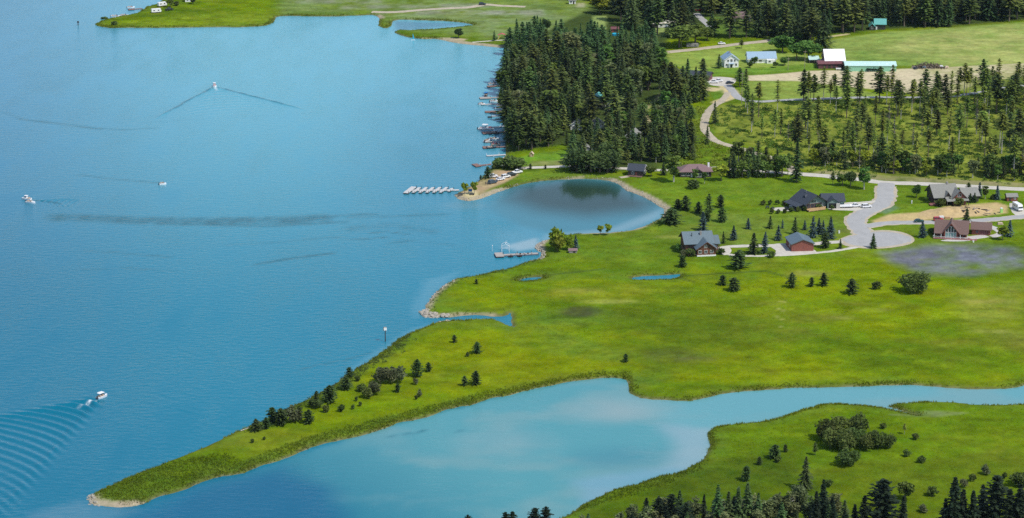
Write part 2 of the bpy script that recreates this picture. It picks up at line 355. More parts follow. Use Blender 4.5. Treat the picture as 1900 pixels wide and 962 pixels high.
def WAT(u, v, z=0.0):
    x, y = G(u, v, z); return Vector((float(x), float(y), z))

# ------------------------------------------------------------------ what grows or lies on the ground (cover colours, with cloud shade painted in places)
def c3(*c): return np.array(c)
MEADOW, LIME, DEEP, LAWN = c3(.112, .178, .005), c3(.165, .218, .003), c3(.066, .120, .006), c3(.122, .202, .016)
PALE, MARSH, DRY, SOIL, SAND = c3(.225, .295, .085), c3(.090, .160, .024), c3(.31, .29, .10), c3(.52, .45, .285), c3(.50, .44, .32)
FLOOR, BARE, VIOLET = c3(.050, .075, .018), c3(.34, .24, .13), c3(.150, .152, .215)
n1 = fbm(X / 38, Y / 70, 4, 1)[..., None]; n2 = fbm(X / 11, Y / 16, 4, 2)[..., None]; n3 = fbm(X / 4, Y / 4, 3, 3)[..., None]
K = MEADOW * np.ones(X.shape + (1,))
def lay(w, c, patch=0.0):
    """blend cover colour c with weight w; patch > 0 breaks it up with noise"""
    global K
    w = np.asarray(w)[..., None]
    if patch: w = w * np.clip(0.72 + patch * .9 * (n2 + 0.6 * n3), 0, 1)
    K = K * (1 - w) + c * w
nw = (.9 * fbm(X / 75, Y / 50, 5, 41) + .75 * fbm(X / 24, Y / 15, 4, 43))[..., None]
K = K * (1 - np.clip(nw * 1.8, 0, .9)) + LIME * np.clip(nw * 1.8, 0, .9)
K = K * (1 - np.clip(-nw * 1.5, 0, .8)) + DEEP * np.clip(-nw * 1.5, 0, .8)
no = (fbm(X / 60, Y / 34, 5, 61) + .5 * fbm(X / 18, Y / 9, 3, 63))[..., None]; K = K * (1 - np.clip(no * 1.6 - .1, 0, .6)) + c3(.150, .165, .018) * np.clip(no * 1.6 - .1, 0, .6)
K = K * (1 - np.clip(n2 - .25, 0, .4)) + DRY * np.clip(n2 - .25, 0, .4) * c3(.7, 1, .12)
# spit and shore meadow are the limest
lay(pmask(P("470,800 700,680 830,605 1000,600 1180,640 1165,695 900,735 650,800 480,860"), 40) * .6, LIME, .8)
lay(pmask(P("640,700 720,660 830,620 960,625 1100,660 1160,690 900,720 760,745"), 30) * .45, c3(.175, .205, .005), .9)
# upper lawns round the houses
lay(pmask(P("890,365 1000,340 1150,335 1240,390 1210,425 1050,450 1010,480 1250,500 1640,470 1900,440 1900,350 1640,345 1480,330 1200,330"), 25) * .75, LAWN, .9)
lay(pmask(P("1240,395 1560,400 1590,450 1440,452 1250,470"), 20) * .6, c3(.140, .185, .036), .8)
# wet hollows and sedge
for a, w_ in (("930,610 1010,605 1120,640 1180,655 1150,672 1030,660 950,640", .5), ("1000,505 1120,497 1180,515 1120,520 1000,520", .4), ("1010,575 1110,570 1180,590 1080,605 960,602", .5),
              ("1165,700 1260,655 1330,655 1280,690 1190,725", .5), ("400,880 560,815 730,770 900,728 880,745 700,790 560,835 420,882", .55), ("170,920 300,870 420,850 420,875 300,915 200,938", .4),
              ("800,605 940,596 960,612 860,612", .4), ("1262,515 1400,500 1440,520 1300,522", .35), ("820,540 800,575 860,585 930,582 880,560", .35)):
    lay(pmask(P(a), 12) * w_, MARSH, 1.0)
lay(pell((1310, 612), (140, 44), .95) * .85, c3(.062, .092, .008), .6)  # cloud shade painted into the grass as a broad soft dark patch
lay(pmask(P("1120,560 1200,545 1420,560 1460,620 1420,690 1280,700 1180,690 1120,640"), 40) * .55, c3(.098, .142, .008), .5)
lay(pell((1230, 660), (110, 20), .95) * .7, c3(.078, .098, .020), 1)
lay(pell((1078, 579), (46, 12), .5) * .95, c3(.058, .058, .030), .6)
lay(pell((1290, 668), (50, 7), .6) * .4, c3(.12, .10, .05), 1)
for l in ("960,518 1010,511 1120,500", "1172,516 1265,512 1420,503 1465,515", "1262,516 1290,524"):
    lay(pstroke(P(l), 3, 3) * .8, c3(.055, .085, .020))
for l in ("1447,560 1442,590 1447,612", "1455,560 1452,590 1446,618"):
    lay(pstroke(P(l), .6, 1.0, k=1.5) * .6, c3(.29, .29, .08))
for c_, r_ in (((1500, 508), (50, 7)), ((1620, 575), (40, 5)), ((1830, 560), (70, 6)), ((1560, 590), (30, 4)), ((1080, 540), (60, 6)), ((1130, 560), (70, 6)), ((1700, 480), (30, 5)), ((1240, 440), (30, 5)), ((1855, 615), (60, 5))):
    lay(pell(c_, r_, .9) * .6, c3(.30, .30, .07), 1)
lay(pell((1090, 545), (125, 16), .95) * .65, c3(.245, .255, .018), .9); lay(pell((1180, 530), (70, 10), .95) * .4, c3(.23, .25, .02), .9); lay(pmask(P("1760,540 1900,520 1900,640 1800,610"), 30) * .4, c3(.24, .235, .05), 1.3)
# violet weeds in flower below the red-brown house
lay(pmask(P("1635,468 1720,456 1800,452 1880,462 1905,480 1905,495 1800,512 1715,508 1650,485"), 22) * .85, VIOLET, .9)
lay(pmask(P("1628,385 1650,378 1668,386 1645,397 1625,394"), 6) * .8, c3(.13, .20, .13), .6)
# south bank: deeper green, its lower slope painted darker for cloud shade
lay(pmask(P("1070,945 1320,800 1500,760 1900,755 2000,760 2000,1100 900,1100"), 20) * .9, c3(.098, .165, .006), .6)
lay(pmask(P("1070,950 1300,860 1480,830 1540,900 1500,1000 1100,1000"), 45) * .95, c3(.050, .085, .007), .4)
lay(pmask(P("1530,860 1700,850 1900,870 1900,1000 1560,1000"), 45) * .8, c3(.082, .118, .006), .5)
lay(pmask(P("1650,770 1720,762 1800,766 1740,774"), 6) * .5, c3(.26, .30, .17), .8)
# far marshes and pastures
lay(pmask(P("500,45 530,-20 1120,-40 1130,40 1060,80 900,75 740,55 690,30"), 15) * .9, c3(.150, .215, .060), .9)
lay(pmask(P("700,28 950,20 1070,30 1060,62 900,68 870,45 760,36"), 8) * .7, c3(.190, .250, .105), .9)
for l in ("640,14 760,12 900,10", "880,25 1000,22", "780,24 860,22 1000,28", "560,4 700,3"):
    lay(pstroke(P(l), 9, 8) * .65, c3(.25, .26, .19), 1.0)
lay(pmask(P("560,22 690,22 690,32 512,33"), 5) * .8, c3(.095, .165, .022), .8)
lay(pmask(P("180,48 330,28 520,20 510,45 400,52 200,53"), 10) * .6, c3(.19, .26, .016), .7)
lay(pmask(P("1535,75 1640,60 1900,42 2000,36 2000,116 1760,124 1560,120"), 6), c3(.205, .275, .060))
lay(pmask(P("1620,100 1700,66 1920,46 1920,118 1740,118"), 20) * .9, c3(.32, .34, .105), 1.1)
lay(pmask(P("1550,100 1640,92 1780,110 1720,122 1560,120"), 8) * .6, c3(.13, .22, .035), .8)
lay(pmask(P("1236,102 1440,76 1440,95 1540,110 1510,128 1400,136 1300,138 1240,118"), 5), c3(.225, .300, .055), 0)
lay(pmask(P("1310,128 1400,126 1520,118 1520,130 1380,142 1312,142"), 5) * .8, c3(.11, .21, .020))
lay(pmask(P("1385,152 1480,151 1560,158 1640,178 1600,186 1420,186 1372,170"), 4), c3(.205, .275, .050), 0)
lay(pmask(P("1384,141 1440,138 1500,132 1660,129 1760,125 1910,117 1910,142 1830,150 1760,176 1720,176 1660,170 1560,160 1480,151 1385,150"), 3), SOIL)
lay(pmask(P("1700,128 1910,118 1910,145 1800,155 1700,140"), 10) * .7, c3(.25, .27, .08), 1.3)
lay(pmask(P("1745,160 1830,146 1910,140 1910,160 1800,172"), 6) * .8, c3(.20, .23, .05), .8)
for l, w_ in (("1232,99 1300,90 1370,82 1432,76", 4), ("1535,69 1572,64", 3), ("1226,118 1245,132 1256,140", 4), ("1312,165 1345,168 1360,180 1330,190", 9), ("1345,160 1362,176", 12), ("1190,205 1200,190 1235,170", 11), ("1192,215 1205,226", 9)):
    lay(pstroke(P(l), w_, 3) * .9, SOIL * c3(1.05, 1, .9))
lay(pmask(P("1318,172 1340,166 1345,180 1325,186"), 3) * .8, c3(.10, .21, .02))
# woods
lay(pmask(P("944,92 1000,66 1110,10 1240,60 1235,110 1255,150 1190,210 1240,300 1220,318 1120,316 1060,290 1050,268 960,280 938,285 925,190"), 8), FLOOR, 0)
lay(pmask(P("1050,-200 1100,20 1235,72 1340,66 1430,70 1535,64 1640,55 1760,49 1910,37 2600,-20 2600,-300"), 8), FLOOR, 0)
lay(pmask(P("1100,30 1125,30 1125,55 1100,55"), 3), PALE); lay(pmask(P("1215,52 1235,52 1235,68 1215,68"), 3), PALE)
lay(pmask(P("1300,30 1400,36 1420,66 1330,66"), 6) * .8, c3(.12, .21, .03), .8)
lay(wst, c3(.14, .205, .006), 0); lay(wst * .9, c3(.22, .29, .008), 1.1); lay(wst * .45, c3(.22, .19, .09), .35); lay(pstroke(P("1570,302 1600,303 1650,307 1720,309 1765,308"), 3, 4) * .8, SOIL, .8); lay(wst * np.clip(-n2[..., 0] * 1.4, 0, .5), c3(.07, .105, .015))
lay(pmask(P("1195,240 1310,195 1330,255 1440,290 1480,325 1340,325 1220,318"), 8) * .9, c3(.105, .165, .016), .9)
lay(pmask(P("955,295 985,286 1050,278 1062,300 1040,306 960,309"), 5), c3(.125, .235, .020)); lay(pmask(P("985,300 1058,296 1060,306 980,308"), 4) * .6, c3(.24, .20, .10), .8)
# the bare point with its parking ground, beaches and the dug-over plot
lay(pmask(P("848,368 845,362 875,344 905,322 918,315 965,318 962,326 935,340 905,352 888,366 870,372"), 4), c3(.40, .29, .165)); lay(pmask(P("846,363 880,352 892,364 870,372 850,369"), 4), c3(.60, .50, .28))
lay(pmask(P("918,303 940,296 955,296 950,303 925,310"), 3), c3(.40, .37, .32))
lay(pmask(P("970,316 1050,314 1160,324 1160,333 1050,328 960,342 930,350"), 6) * .7, c3(.135, .215, .020), .9)
lay(pmask(P("1617,410 1650,398 1715,394 1760,382 1850,376 1870,382 1868,396 1790,406 1690,412 1625,415"), 5), c3(.46, .355, .165), 0); lay(pmask(P("1700,410 1760,404 1850,400 1850,408 1700,414"), 3) * .6, LAWN)
lay(pmask(P("1500,320 1560,328 1640,335 1760,341 1900,348 1900,340 1760,333 1640,327 1540,318"), 4) * .75, c3(.30, .255, .15), .9)
lay(pell((1575, 428), (30, 6), .7) * .5, c3(.26, .21, .12), .9)
lay(pell((760, 70), (40, 3), .5) * .3, SAND)
lay(pmask(P("796,70 840,70 866,73 860,76 880,80 845,81 806,74"), 3), c3(.50, .41, .27))
lay(pmask(P("1070,14 1085,14 1085,6 1070,6"), 5) * .5, SAND)
# shore edge: mud and stones at the waterline, darker sedge just behind
edge = (1 - sstep(SD, .4, 2.2)) * (SD > -30)
lay(edge * .8, c3(.10, .105, .04)); lay((sstep(SD, 1, 3) - sstep(SD, 4, 9)) * .45, c3(.09, .145, .02), .9)
beach = np.maximum.reduce([pmask(P("1050,340 1140,330 1250,380 1238,400 1190,425 1080,440 1080,428 1170,424 1220,396 1200,374 1150,352 1080,338"), 6), pmask(P("840,360 890,352 960,345 1080,326 1080,342 960,352 880,376 845,374"), 6) * .9,
                           pmask(P("985,445 1020,440 1008,478 990,476"), 5), pmask(P("160,915 180,915 280,930 275,945 165,940"), 5), pmask(P("680,30 760,20 780,26 712,34"), 5), pmask(P("740,70 830,70 960,84 960,92 850,88"), 6),
                           pmask(P("775,585 800,545 840,515 850,520 812,550 800,578 920,580 930,590 800,592"), 4) * .7])
lay(beach * (1 - sstep(SD, 2.0, 4.2)), c3(.36, .31, .21)); bnk = sstep(-SD, .0, .5)
lay(bnk, c3(.22, .20, .13))
gv = (SD > 1) * (K[..., 1] > K[..., 0] * 1.05); K = K * (1 + gv[..., None] * .34 * (fbm(X / 9, Y / 5, 4, 71) + .6 * fbm(X / 3.2, Y / 2.4, 2, 73))[..., None]); K = np.clip(K, .002, .85)

m, t, p = nmat('ground_cover'); N, L = t.nodes, t.links
at = N.new('ShaderNodeAttribute'); at.attribute_name = 'cover'
ge = N.new('ShaderNodeNewGeometry'); mp = N.new('ShaderNodeMapping'); mp.inputs['Scale'].default_value = (1, 0.8, 1); L.new(ge.outputs['Position'], mp.inputs[0])
def noi(sc, det, lo, hi, a=.3, b=.7):
    n = N.new('ShaderNodeTexNoise'); n.inputs['Scale'].default_value = sc; n.inputs['Detail'].default_value = det; n.inputs['Roughness'].default_value = .7; L.new(mp.outputs[0], n.inputs['Vector'])
    r = N.new('ShaderNodeMapRange'); r.inputs[1].default_value = a; r.inputs[2].default_value = b; r.inputs[3].default_value = lo; r.inputs[4].default_value = hi; L.new(n.outputs[0], r.inputs[0]); return n, r
na, ra = noi(.40, 6, .80, 1.20); nb, rb = noi(2.2, 4, .85, 1.15); nc, rc = noi(.12, 4, .485, .515)
mu = N.new('ShaderNodeMath'); mu.operation = 'MULTIPLY'; L.new(ra.outputs[0], mu.inputs[0]); L.new(rb.outputs[0], mu.inputs[1])
hs = N.new('ShaderNodeHueSaturation'); L.new(at.outputs['Color'], hs.inputs['Color']); L.new(mu.outputs[0], hs.inputs['Value']); L.new(rc.outputs[0], hs.inputs['Hue'])
L.new(hs.outputs[0], p.inputs['Base Color']); p.inputs['Roughness'].default_value = 1; p.inputs['Specular IOR Level'].default_value = 0
bu = N.new('ShaderNodeBump'); bu.inputs['Strength'].default_value = .3; bu.inputs['Distance'].default_value = .4; L.new(na.outputs[0], bu.inputs['Height']); L.new(bu.outputs[0], p.inputs['Normal'])
M['ground'] = m
def grid_faces(nx, ny):
    i = np.arange(nx - 1)[:, None] * ny + np.arange(ny - 1)[None, :]; i = i.ravel(); return np.stack([i, i + ny, i + ny + 1, i + 1], 1)
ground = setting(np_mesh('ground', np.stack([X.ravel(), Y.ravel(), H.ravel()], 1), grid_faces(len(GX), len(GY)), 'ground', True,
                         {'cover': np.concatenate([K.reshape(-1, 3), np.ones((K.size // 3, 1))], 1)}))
def cover_at(x, y):
    i = int(np.clip(np.searchsorted(GX, x), 0, len(GX) - 1)); j = int(np.clip(np.searchsorted(GY, y), 0, len(GY) - 1)); return K[i, j]

# ------------------------------------------------------------------ the lake
DEEPW = c3(.002, .172, .250)
def water_tint(x, y):
    """rgb = water body colour (silt, depth) with sky and tree reflections painted in, alpha = how ruffled the surface is"""
    u, v = UV(x, y, 0.0); T = DEEPW * np.ones(x.shape + (1,)); u0, v0 = u, v
    u = u + 26 * fbm(x / 14, y / 22, 4, 51) * sstep(v, 640, 760); v = v + 9 * fbm(x / 16, y / 26, 4, 57) * sstep(v, 640, 760)
    def wl(wt, c):
        nonlocal T
        wt = np.asarray(wt)[..., None]; T = T * (1 - wt) + c * wt
    nn = fbm(x / 26, y / 60, 3, 8)
    farw = sstep(-v, -620, -60); wl(farw * .9, c3(.115, .385, .460))  # paler with distance: brighter sky reflection painted into the tint
    wl(np.clip(nn, 0, 1) * .10, c3(.02, .15, .23))
    lf = (pell((790, 300), (190, 190), .95, u, v) * .22)[..., None] + (1 - sstep(u, -60, 480))[..., None] * .55 * sstep(-v, -1100, -100)[..., None] + .22 * (sstep(v, 560, 960) * (1 - sstep(u, 150, 700)))[..., None]; T = T * (1 - np.clip(lf, 0, .7) * c3(1, .72, .48))  # darker left and right: weaker sky reflection painted into the tint
    lag = pmask(P("380,905 700,795 1000,715 1168,690 1185,722 1320,722 1700,698 1960,690 1960,775 1660,770 1520,768 1330,812 1310,870 1075,955 950,1000 300,1010"), 12, u, v)
    wl(lag, c3(.010, .158, .215))
    tq = lag * sstep(u + (900 - v) * 1.6, 470, 1000); wl(tq * .9, c3(.080, .285, .300))
    wl(lag * pmask(P("1150,740 1300,728 1500,704 1960,690 1960,775 1660,772 1500,775 1335,812 1240,790"), 20, u, v) * .8, c3(.115, .320, .340))
    wl(lag * np.clip(fbm(x / 24, y / 15, 5, 91) * 1.3 + .12, 0, .55) * sstep(u, 560, 800), c3(.165, .30, .295))
    wl(pell((1130, 762), (115, 28), .98, u, v) * .65 * (.7 + nn), c3(.28, .35, .335)); wl(pell((930, 825), (110, 32), .98, u, v) * .5 * (.7 + nn), c3(.235, .33, .325))
    wl(pmask(P("1215,790 1330,795 1312,850 1270,872 1230,868 1262,835 1245,812"), 26, u, v) * .6, c3(.27, .37, .40)); wl(pmask(P("1060,890 1200,872 1290,866 1180,900 1080,945"), 22, u, v) * .5, c3(.20, .33, .42))
    wl(pell((1150, 850), (120, 28), .95, u, v) * .5, c3(.045, .19, .235))
    wl(pmask(P("250,950 400,895 520,872 620,910 640,1000 250,1010"), 55, u, v) * .85, c3(.002, .098, .185))
    bay = pmask(P("960,352 1080,330 1150,345 1235,388 1190,425 1050,440 960,420 900,385"), 20, u, v); wl(bay * .6, c3(.060, .165, .18)); wl(pmask(P("950,346 1050,332 1140,338 1215,378 1190,392 1090,402 1000,392 940,372"), 48, u, v) * .95, c3(.022, .044, .024))  # dark cove water, with the tree line's reflection painted in
    wl(pmask(P("1010,436 1130,425 1235,385 1228,404 1150,432 1050,440 1000,455"), 12, u, v) * .35, c3(.33, .45, .48))
    wl(pell((960, 440), (60, 22), .9, u, v) * .35, c3(.16, .33, .40)); wl(pmask(P("930,458 995,442 1005,460 960,466"), 8, u, v) * .6, c3(.36, .45, .46))
    wl(pmask(P("790,520 850,505 810,545 790,585 770,590 765,570"), 12, u, v) * .3, c3(.16, .35, .42)); wl(pmask(P("640,690 760,612 800,600 735,640 660,690"), 8, u, v) * .4, c3(.12, .31, .38))
    wl(pmask(P("60,955 150,930 170,935 260,945 200,972 60,985"), 22, u, v) * .28, c3(.16, .27, .33)); wl(pell((860, 382), (50, 10), .8, u, v) * .3, c3(.15, .25, .27))
    wl(pmask(P("730,40 880,45 735,58"), 6, u, v) * .6, c3(.05, .14, .22))
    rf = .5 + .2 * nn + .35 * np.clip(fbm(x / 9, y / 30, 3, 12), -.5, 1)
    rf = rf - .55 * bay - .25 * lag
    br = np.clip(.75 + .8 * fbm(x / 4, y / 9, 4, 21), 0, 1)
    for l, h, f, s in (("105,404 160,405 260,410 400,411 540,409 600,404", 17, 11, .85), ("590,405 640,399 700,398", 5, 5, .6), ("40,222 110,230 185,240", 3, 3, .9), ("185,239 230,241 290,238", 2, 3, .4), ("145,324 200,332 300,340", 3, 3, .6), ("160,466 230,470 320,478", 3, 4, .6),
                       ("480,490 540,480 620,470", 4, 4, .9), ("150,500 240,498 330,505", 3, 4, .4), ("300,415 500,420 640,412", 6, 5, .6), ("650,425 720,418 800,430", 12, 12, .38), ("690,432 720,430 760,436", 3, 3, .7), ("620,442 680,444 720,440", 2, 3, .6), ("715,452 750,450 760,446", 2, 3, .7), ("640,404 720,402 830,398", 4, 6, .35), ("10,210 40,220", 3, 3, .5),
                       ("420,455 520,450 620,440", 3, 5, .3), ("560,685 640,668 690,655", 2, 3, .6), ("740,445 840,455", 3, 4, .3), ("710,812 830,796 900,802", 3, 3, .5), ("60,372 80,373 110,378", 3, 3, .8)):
        wv = pstroke(P(l), h, f, u, v) * s * br; rf = rf + .9 * wv; wl(np.clip(wv * 1.1, 0, .88), c3(.001, .105, .150))  # streaks are ruffled, and tinted darker to paint their dimmer reflection
    return np.concatenate([T, np.clip(rf, .06, 3)[..., None]], -1)
m, t, p = nmat('lake_water'); N, L = t.nodes, t.links
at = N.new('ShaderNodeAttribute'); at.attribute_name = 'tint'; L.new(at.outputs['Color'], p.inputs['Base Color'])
ge = N.new('ShaderNodeNewGeometry'); mp = N.new('ShaderNodeMapping'); mp.inputs['Rotation'].default_value = (0, 0, R(12)); mp.inputs['Scale'].default_value = (.8, 1.5, 1); L.new(ge.outputs['Position'], mp.inputs[0])
n = N.new('ShaderNodeTexNoise'); n.inputs['Scale'].default_value = .30; n.inputs['Detail'].default_value = 6; n.inputs['Roughness'].default_value = .62; L.new(mp.outputs[0], n.inputs['Vector'])
ad = N.new('ShaderNodeMath'); ad.operation = 'MULTIPLY'; ad.inputs[1].default_value = .55; L.new(at.outputs['Alpha'], ad.inputs[0])
bu = N.new('ShaderNodeBump'); bu.inputs['Distance'].default_value = 1.1; L.new(ad.outputs[0], bu.inputs['Strength']); L.new(n.outputs[0], bu.inputs['Height']); L.new(bu.outputs[0], p.inputs['Normal'])
p.inputs['Roughness'].default_value = .09; p.inputs['IOR'].default_value = 1.33; p.inputs['Specular IOR Level'].default_value = .5
M['water'] = m
WX = axis(-380, 420, 2.6, 25000); WY = axis(668, 1770, 2.6, 25000); wx, wy = np.meshgrid(WX, WY, indexing='ij')
wz = np.zeros(wx.shape)
def wake(name, boat, head, length, width, speed, amp, res=.55, tmax=74, decay=.35, arms=0.0, armang=(19, 19), foam=0, spread=1.0):
    """ship waves behind a moving boat: stationary-phase sum of the waves it sheds"""
    nx, ny = int(length / res), int(width / res); a = np.linspace(-6, length, nx); b = np.linspace(-width / 2, width / 2, ny); A, B = np.meshgrid(a, b, indexing='ij')
    k0 = 9.81 / speed ** 2; E = np.zeros(A.shape)
    for th in np.radians(np.arange(-tmax, tmax + .01, 1.0)):
        k = k0 / math.cos(th) ** 2; E += math.exp(-k * decay) * np.cos(k * (A * math.cos(th) + B * spread * math.sin(th)))
    E *= 1 / 30; r = np.hypot(A, B); E *= np.clip(r / 4, 0, 1) * (1 / (1 + r / 140))
    inside = 1 - sstep(np.abs(B) * spread - A * math.tan(R(20)), 0, 6); E *= inside * sstep(A, -2, 4)
    Z = E * amp; ed0 = (1 - sstep(A, length * .6, length * .95)) * (1 - sstep(np.abs(B), width * .36, width * .46))
    aw = np.zeros(A.shape)
    if arms:
        for s, an in zip((-1, 1), armang):
            q = B * math.cos(R(an)) - s * A * math.sin(R(an)); wob = q + .9 * fbm(A / 9, B / 9, 2, 3)
            aw = np.maximum(aw, np.exp(-(wob / (.7 + .5 * vnoise(A / 5, B * 0 + 3))) ** 2) * sstep(A, 1, 4) * ed0 * (.45 + .8 * vnoise(A / 3.5, B / 3)))
            Z += arms * np.exp(-(wob / .9) ** 2) * sstep(A, 0, 3) * (.45 + .9 * vnoise(A / 6, A * 0 + s))
    ed = np.minimum.reduce([sstep(A, -6, 0), 1 - sstep(A, length * .72, length), sstep(width / 2 - np.abs(B), 0, width * .12)])
    Z = Z * ed + .006
    h = R(head); xw = boat.x - A * math.cos(h) + B * math.sin(h); yw = boat.y - A * math.sin(h) - B * math.cos(h)
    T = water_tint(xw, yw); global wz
    if foam: fw = (np.exp(-(B / .7) ** 2) * sstep(A, 1, 3) * (1 - sstep(A, foam * .3, foam)) * np.clip(.6 + 1.2 * fbm(A / 1.2, B / .8, 3, 5), 0, 1))[..., None]; T[..., :3] = T[..., :3] * (1 - fw) + c3(.75, .80, .80) * fw
    if armang[0] > 26: T[..., :3] = T[..., :3] * (1 - np.clip(aw, 0, 1)[..., None] * .7) + c3(.004, .07, .11) * np.clip(aw, 0, 1)[..., None] * .7; T[..., 3] += aw  # wake arms tinted dark to paint in their dim reflection
    ra = (boat.x - wx) * math.cos(h) + (boat.y - wy) * math.sin(h); rb = (wx - boat.x) * math.sin(h) - (wy - boat.y) * math.cos(h)      # the flat sheet dips out of the way below the waves
    wz = np.where((ra > -2) & (ra < length - 4) & (np.abs(rb) < width / 2 - 4), -1.2, wz)
    o = np_mesh(name, np.stack([xw.ravel(), yw.ravel(), Z.ravel()], 1), grid_faces(nx, ny), 'water', True, {'tint': T.reshape(-1, 4)})
    return setting(o)
wake('boat_wake', WAT(184, 739.5), 57, 150, 150, 2.75, 1.0, .45, tmax=66, decay=.75, arms=.09, armang=(25, 25.01), foam=14, spread=.72)
wake('boat_wake', WAT(398, 161), 104, 78, 100, 3.2, .12, .5, arms=.40, armang=(30, 30), foam=12)
wake('boat_wake', WAT(62, 373), 170, 26, 14, 2.2, .35, .4)
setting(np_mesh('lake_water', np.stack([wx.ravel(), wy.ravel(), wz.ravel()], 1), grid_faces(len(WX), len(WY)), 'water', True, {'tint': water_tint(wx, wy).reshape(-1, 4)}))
# ------------------------------------------------------------------ roads and hard ground, draped on the terrain
def road(name, pts, width, m, lift=.10, edge=.5):
    c = smoothline([tuple(AT(u, v))[:2] for u, v in P(pts)], 1.6); t = np.gradient(c, axis=0); t /= np.linalg.norm(t, axis=1)[:, None] + 1e-9
    nrm = np.stack([-t[:, 1], t[:, 0]], 1); k = 7; V_ = []
    for i in range(len(c)):
        for j in range(k):
            f = (j / (k - 1) - .5) * width; f += (edge * math.copysign(1, f) * (mnoise.noise(Vector((c[i, 0] * .3, c[i, 1] * .3, j)))) if j in (0, k - 1) else 0)
            q = c[i] + nrm[i] * f; V_.append((q[0], q[1], hgt(*q) + lift - (.09 if j in (0, k - 1) else 0)))
    return setting(np_mesh(name, np.array(V_), grid_faces(len(c), k), m))
def pad(name, pts, m, lift=.12, rings=7):
    """a patch of hard ground seen from its middle outwards"""
    b = smoothline([tuple(AT(u, v))[:2] for u, v in P(pts)], 2.0, True); c = b.mean(0); V_ = [(c[0], c[1], hgt(*c) + lift)]; F_ = []; n = len(b)
    for r in range(1, rings + 1):
        for i in range(n):
            q = c + (b[i] - c) * (r / rings); V_.append((q[0], q[1], hgt(*q) + lift - (.1 if r == rings else 0)))
    for i in range(n): F_.append((0, 1 + i, 1 + (i + 1) % n, 1 + (i + 1) % n))
    for r in range(rings - 1):
        for i in range(n): a = 1 + r * n; F_.append((a + i, a + n + i, a + n + (i + 1) % n, a + (i + 1) % n))
    me = bpy.data.meshes.new(name); me.from_pydata(V_, [], [f[:3] if f[2] == f[3] else f for f in F_]); me.update(); me.materials.append(M[m]); me.polygons.foreach_set('use_smooth', [True] * len(me.polygons))
    return setting(link(name, me))
road('gravel_road', "1480,323 1520,326 1560,330 1600,334 1640,339 1700,341 1760,344 1830,348 1910,352 2010,358", 6.5, 'gravel', .13)
road('gravel_road', "958,313 1000,311 1050,309 1100,310 1160,313 1240,316 1330,312 1400,317 1480,323", 4.5, 'gravel', .11)
road('road_shoulder', "1643,346 1643,368 1632,382 1606,394 1591,404 1588,414 1596,426 1606,437 1614,444", 10.6, 'track', .11, 1.4)
road('road_shoulder', "1606,421 1640,415 1690,413 1740,413 1790,411 1840,408 1880,404 1920,399 2000,392", 7.2, 'track', .075, 1.2)
pad('road_shoulder', "1556,447 1576,437 1608,430 1640,427.5 1670,430.5 1690,437.5 1697,446 1688,453.5 1662,459 1630,462 1598,461 1570,457", 'track', .15)
road('paved_road', "1645,340 1643,352 1643,368 1632,382 1606,394 1591,404 1588,414 1596,426 1606,437 1614,444", 8.2, 'asphalt', .17)
pad('turning_circle', "1562,446 1580,438 1610,432 1640,430 1668,433 1686,439 1692,446 1684,452 1660,457 1630,460 1600,459 1575,455", 'asphalt', .21)
road('driveway', "1606,421 1640,415 1690,413 1740,413 1790,411 1840,408 1880,404 1920,399 2000,392", 5.5, 'asphalt', .13)
road('driveway', "1900,402 1890,394 1886,386 1884,378", 6.0, 'gravel', .10)
road('driveway', "1812,411 1826,416 1848,425 1858,432 1850,437 1838,439", 4.0, 'concrete', .09)
road('driveway', "1570,449 1540,450 1510,453 1470,456 1430,456 1380,457 1345,459 1336,465", 4.2, 'gravel', .12)
road('driveway', "1600,457 1560,464 1520,469 1470,473 1420,475 1385,475 1350,472 1336,467", 2.6, 'gravel', .10)
pad('gravel_yard', "1428,456 1450,452 1475,455 1500,460 1515,468 1490,472 1455,475 1436,474 1440,466", 'gravel', .15)
pad('gravel_yard', "1333,460 1348,458 1357,463 1355,470 1345,474 1335,472", 'gravel', .15)
road('driveway', "1640,372 1610,376 1580,378 1545,380", 4.0, 'gravel', .10)
pad('gravel_yard', "1535,382 1565,378 1600,380 1618,384 1605,391 1570,391 1540,389", 'gravel', .13)
pad('gravel_yard', "1432,387 1452,385 1468,387 1478,391 1455,392 1438,391", 'gravel', .13)
road('farm_lane', "1336,152 1348,158 1358,168 1368,180 1382,186 1410,189 1460,186 1540,183 1620,181 1700,181 1760,180 1810,173 1870,163 1920,158 2000,150", 4.8, 'asphalt', .12)
pad('gravel_yard', "1308,146 1330,143 1358,145 1366,150 1356,158 1330,160 1314,156", 'gravel', .15)
road('dirt_track', "1335,190 1318,203 1309,219 1307,236 1314,250 1328,262 1352,270 1380,278 1404,286 1424,291 1446,298 1462,308 1474,320", 4.6, 'track', .16, .6)
road('dirt_track', "1336,191 1345,181 1352,172", 4.0, 'track', .13, .5)
road('dirt_track', "1180,321 1190,314 1170,326 1150,330", 3.0, 'track', .12, .4)
road('dirt_track', "1240,97 1290,92 1340,86 1390,80 1434,75", 6.5, 'track', .12, .7)
road('beach_track', "690,26 730,23 780,19 830,16 870,14 900,9 930,11 975,13", 6.0, 'track', .12, .6)
road('gravel_path', "876,79 900,77 930,75 970,75 1010,74 1060,72", 2.0, 'gravel', .10, .2)
road('village_street', "1292,25 1300,34 1310,42 1318,50", 5.0, 'asphalt', .12)
pad('house_terrace', "1745,447 1790,448 1818,443 1836,440 1826,436 1790,440", 'concrete', .12)

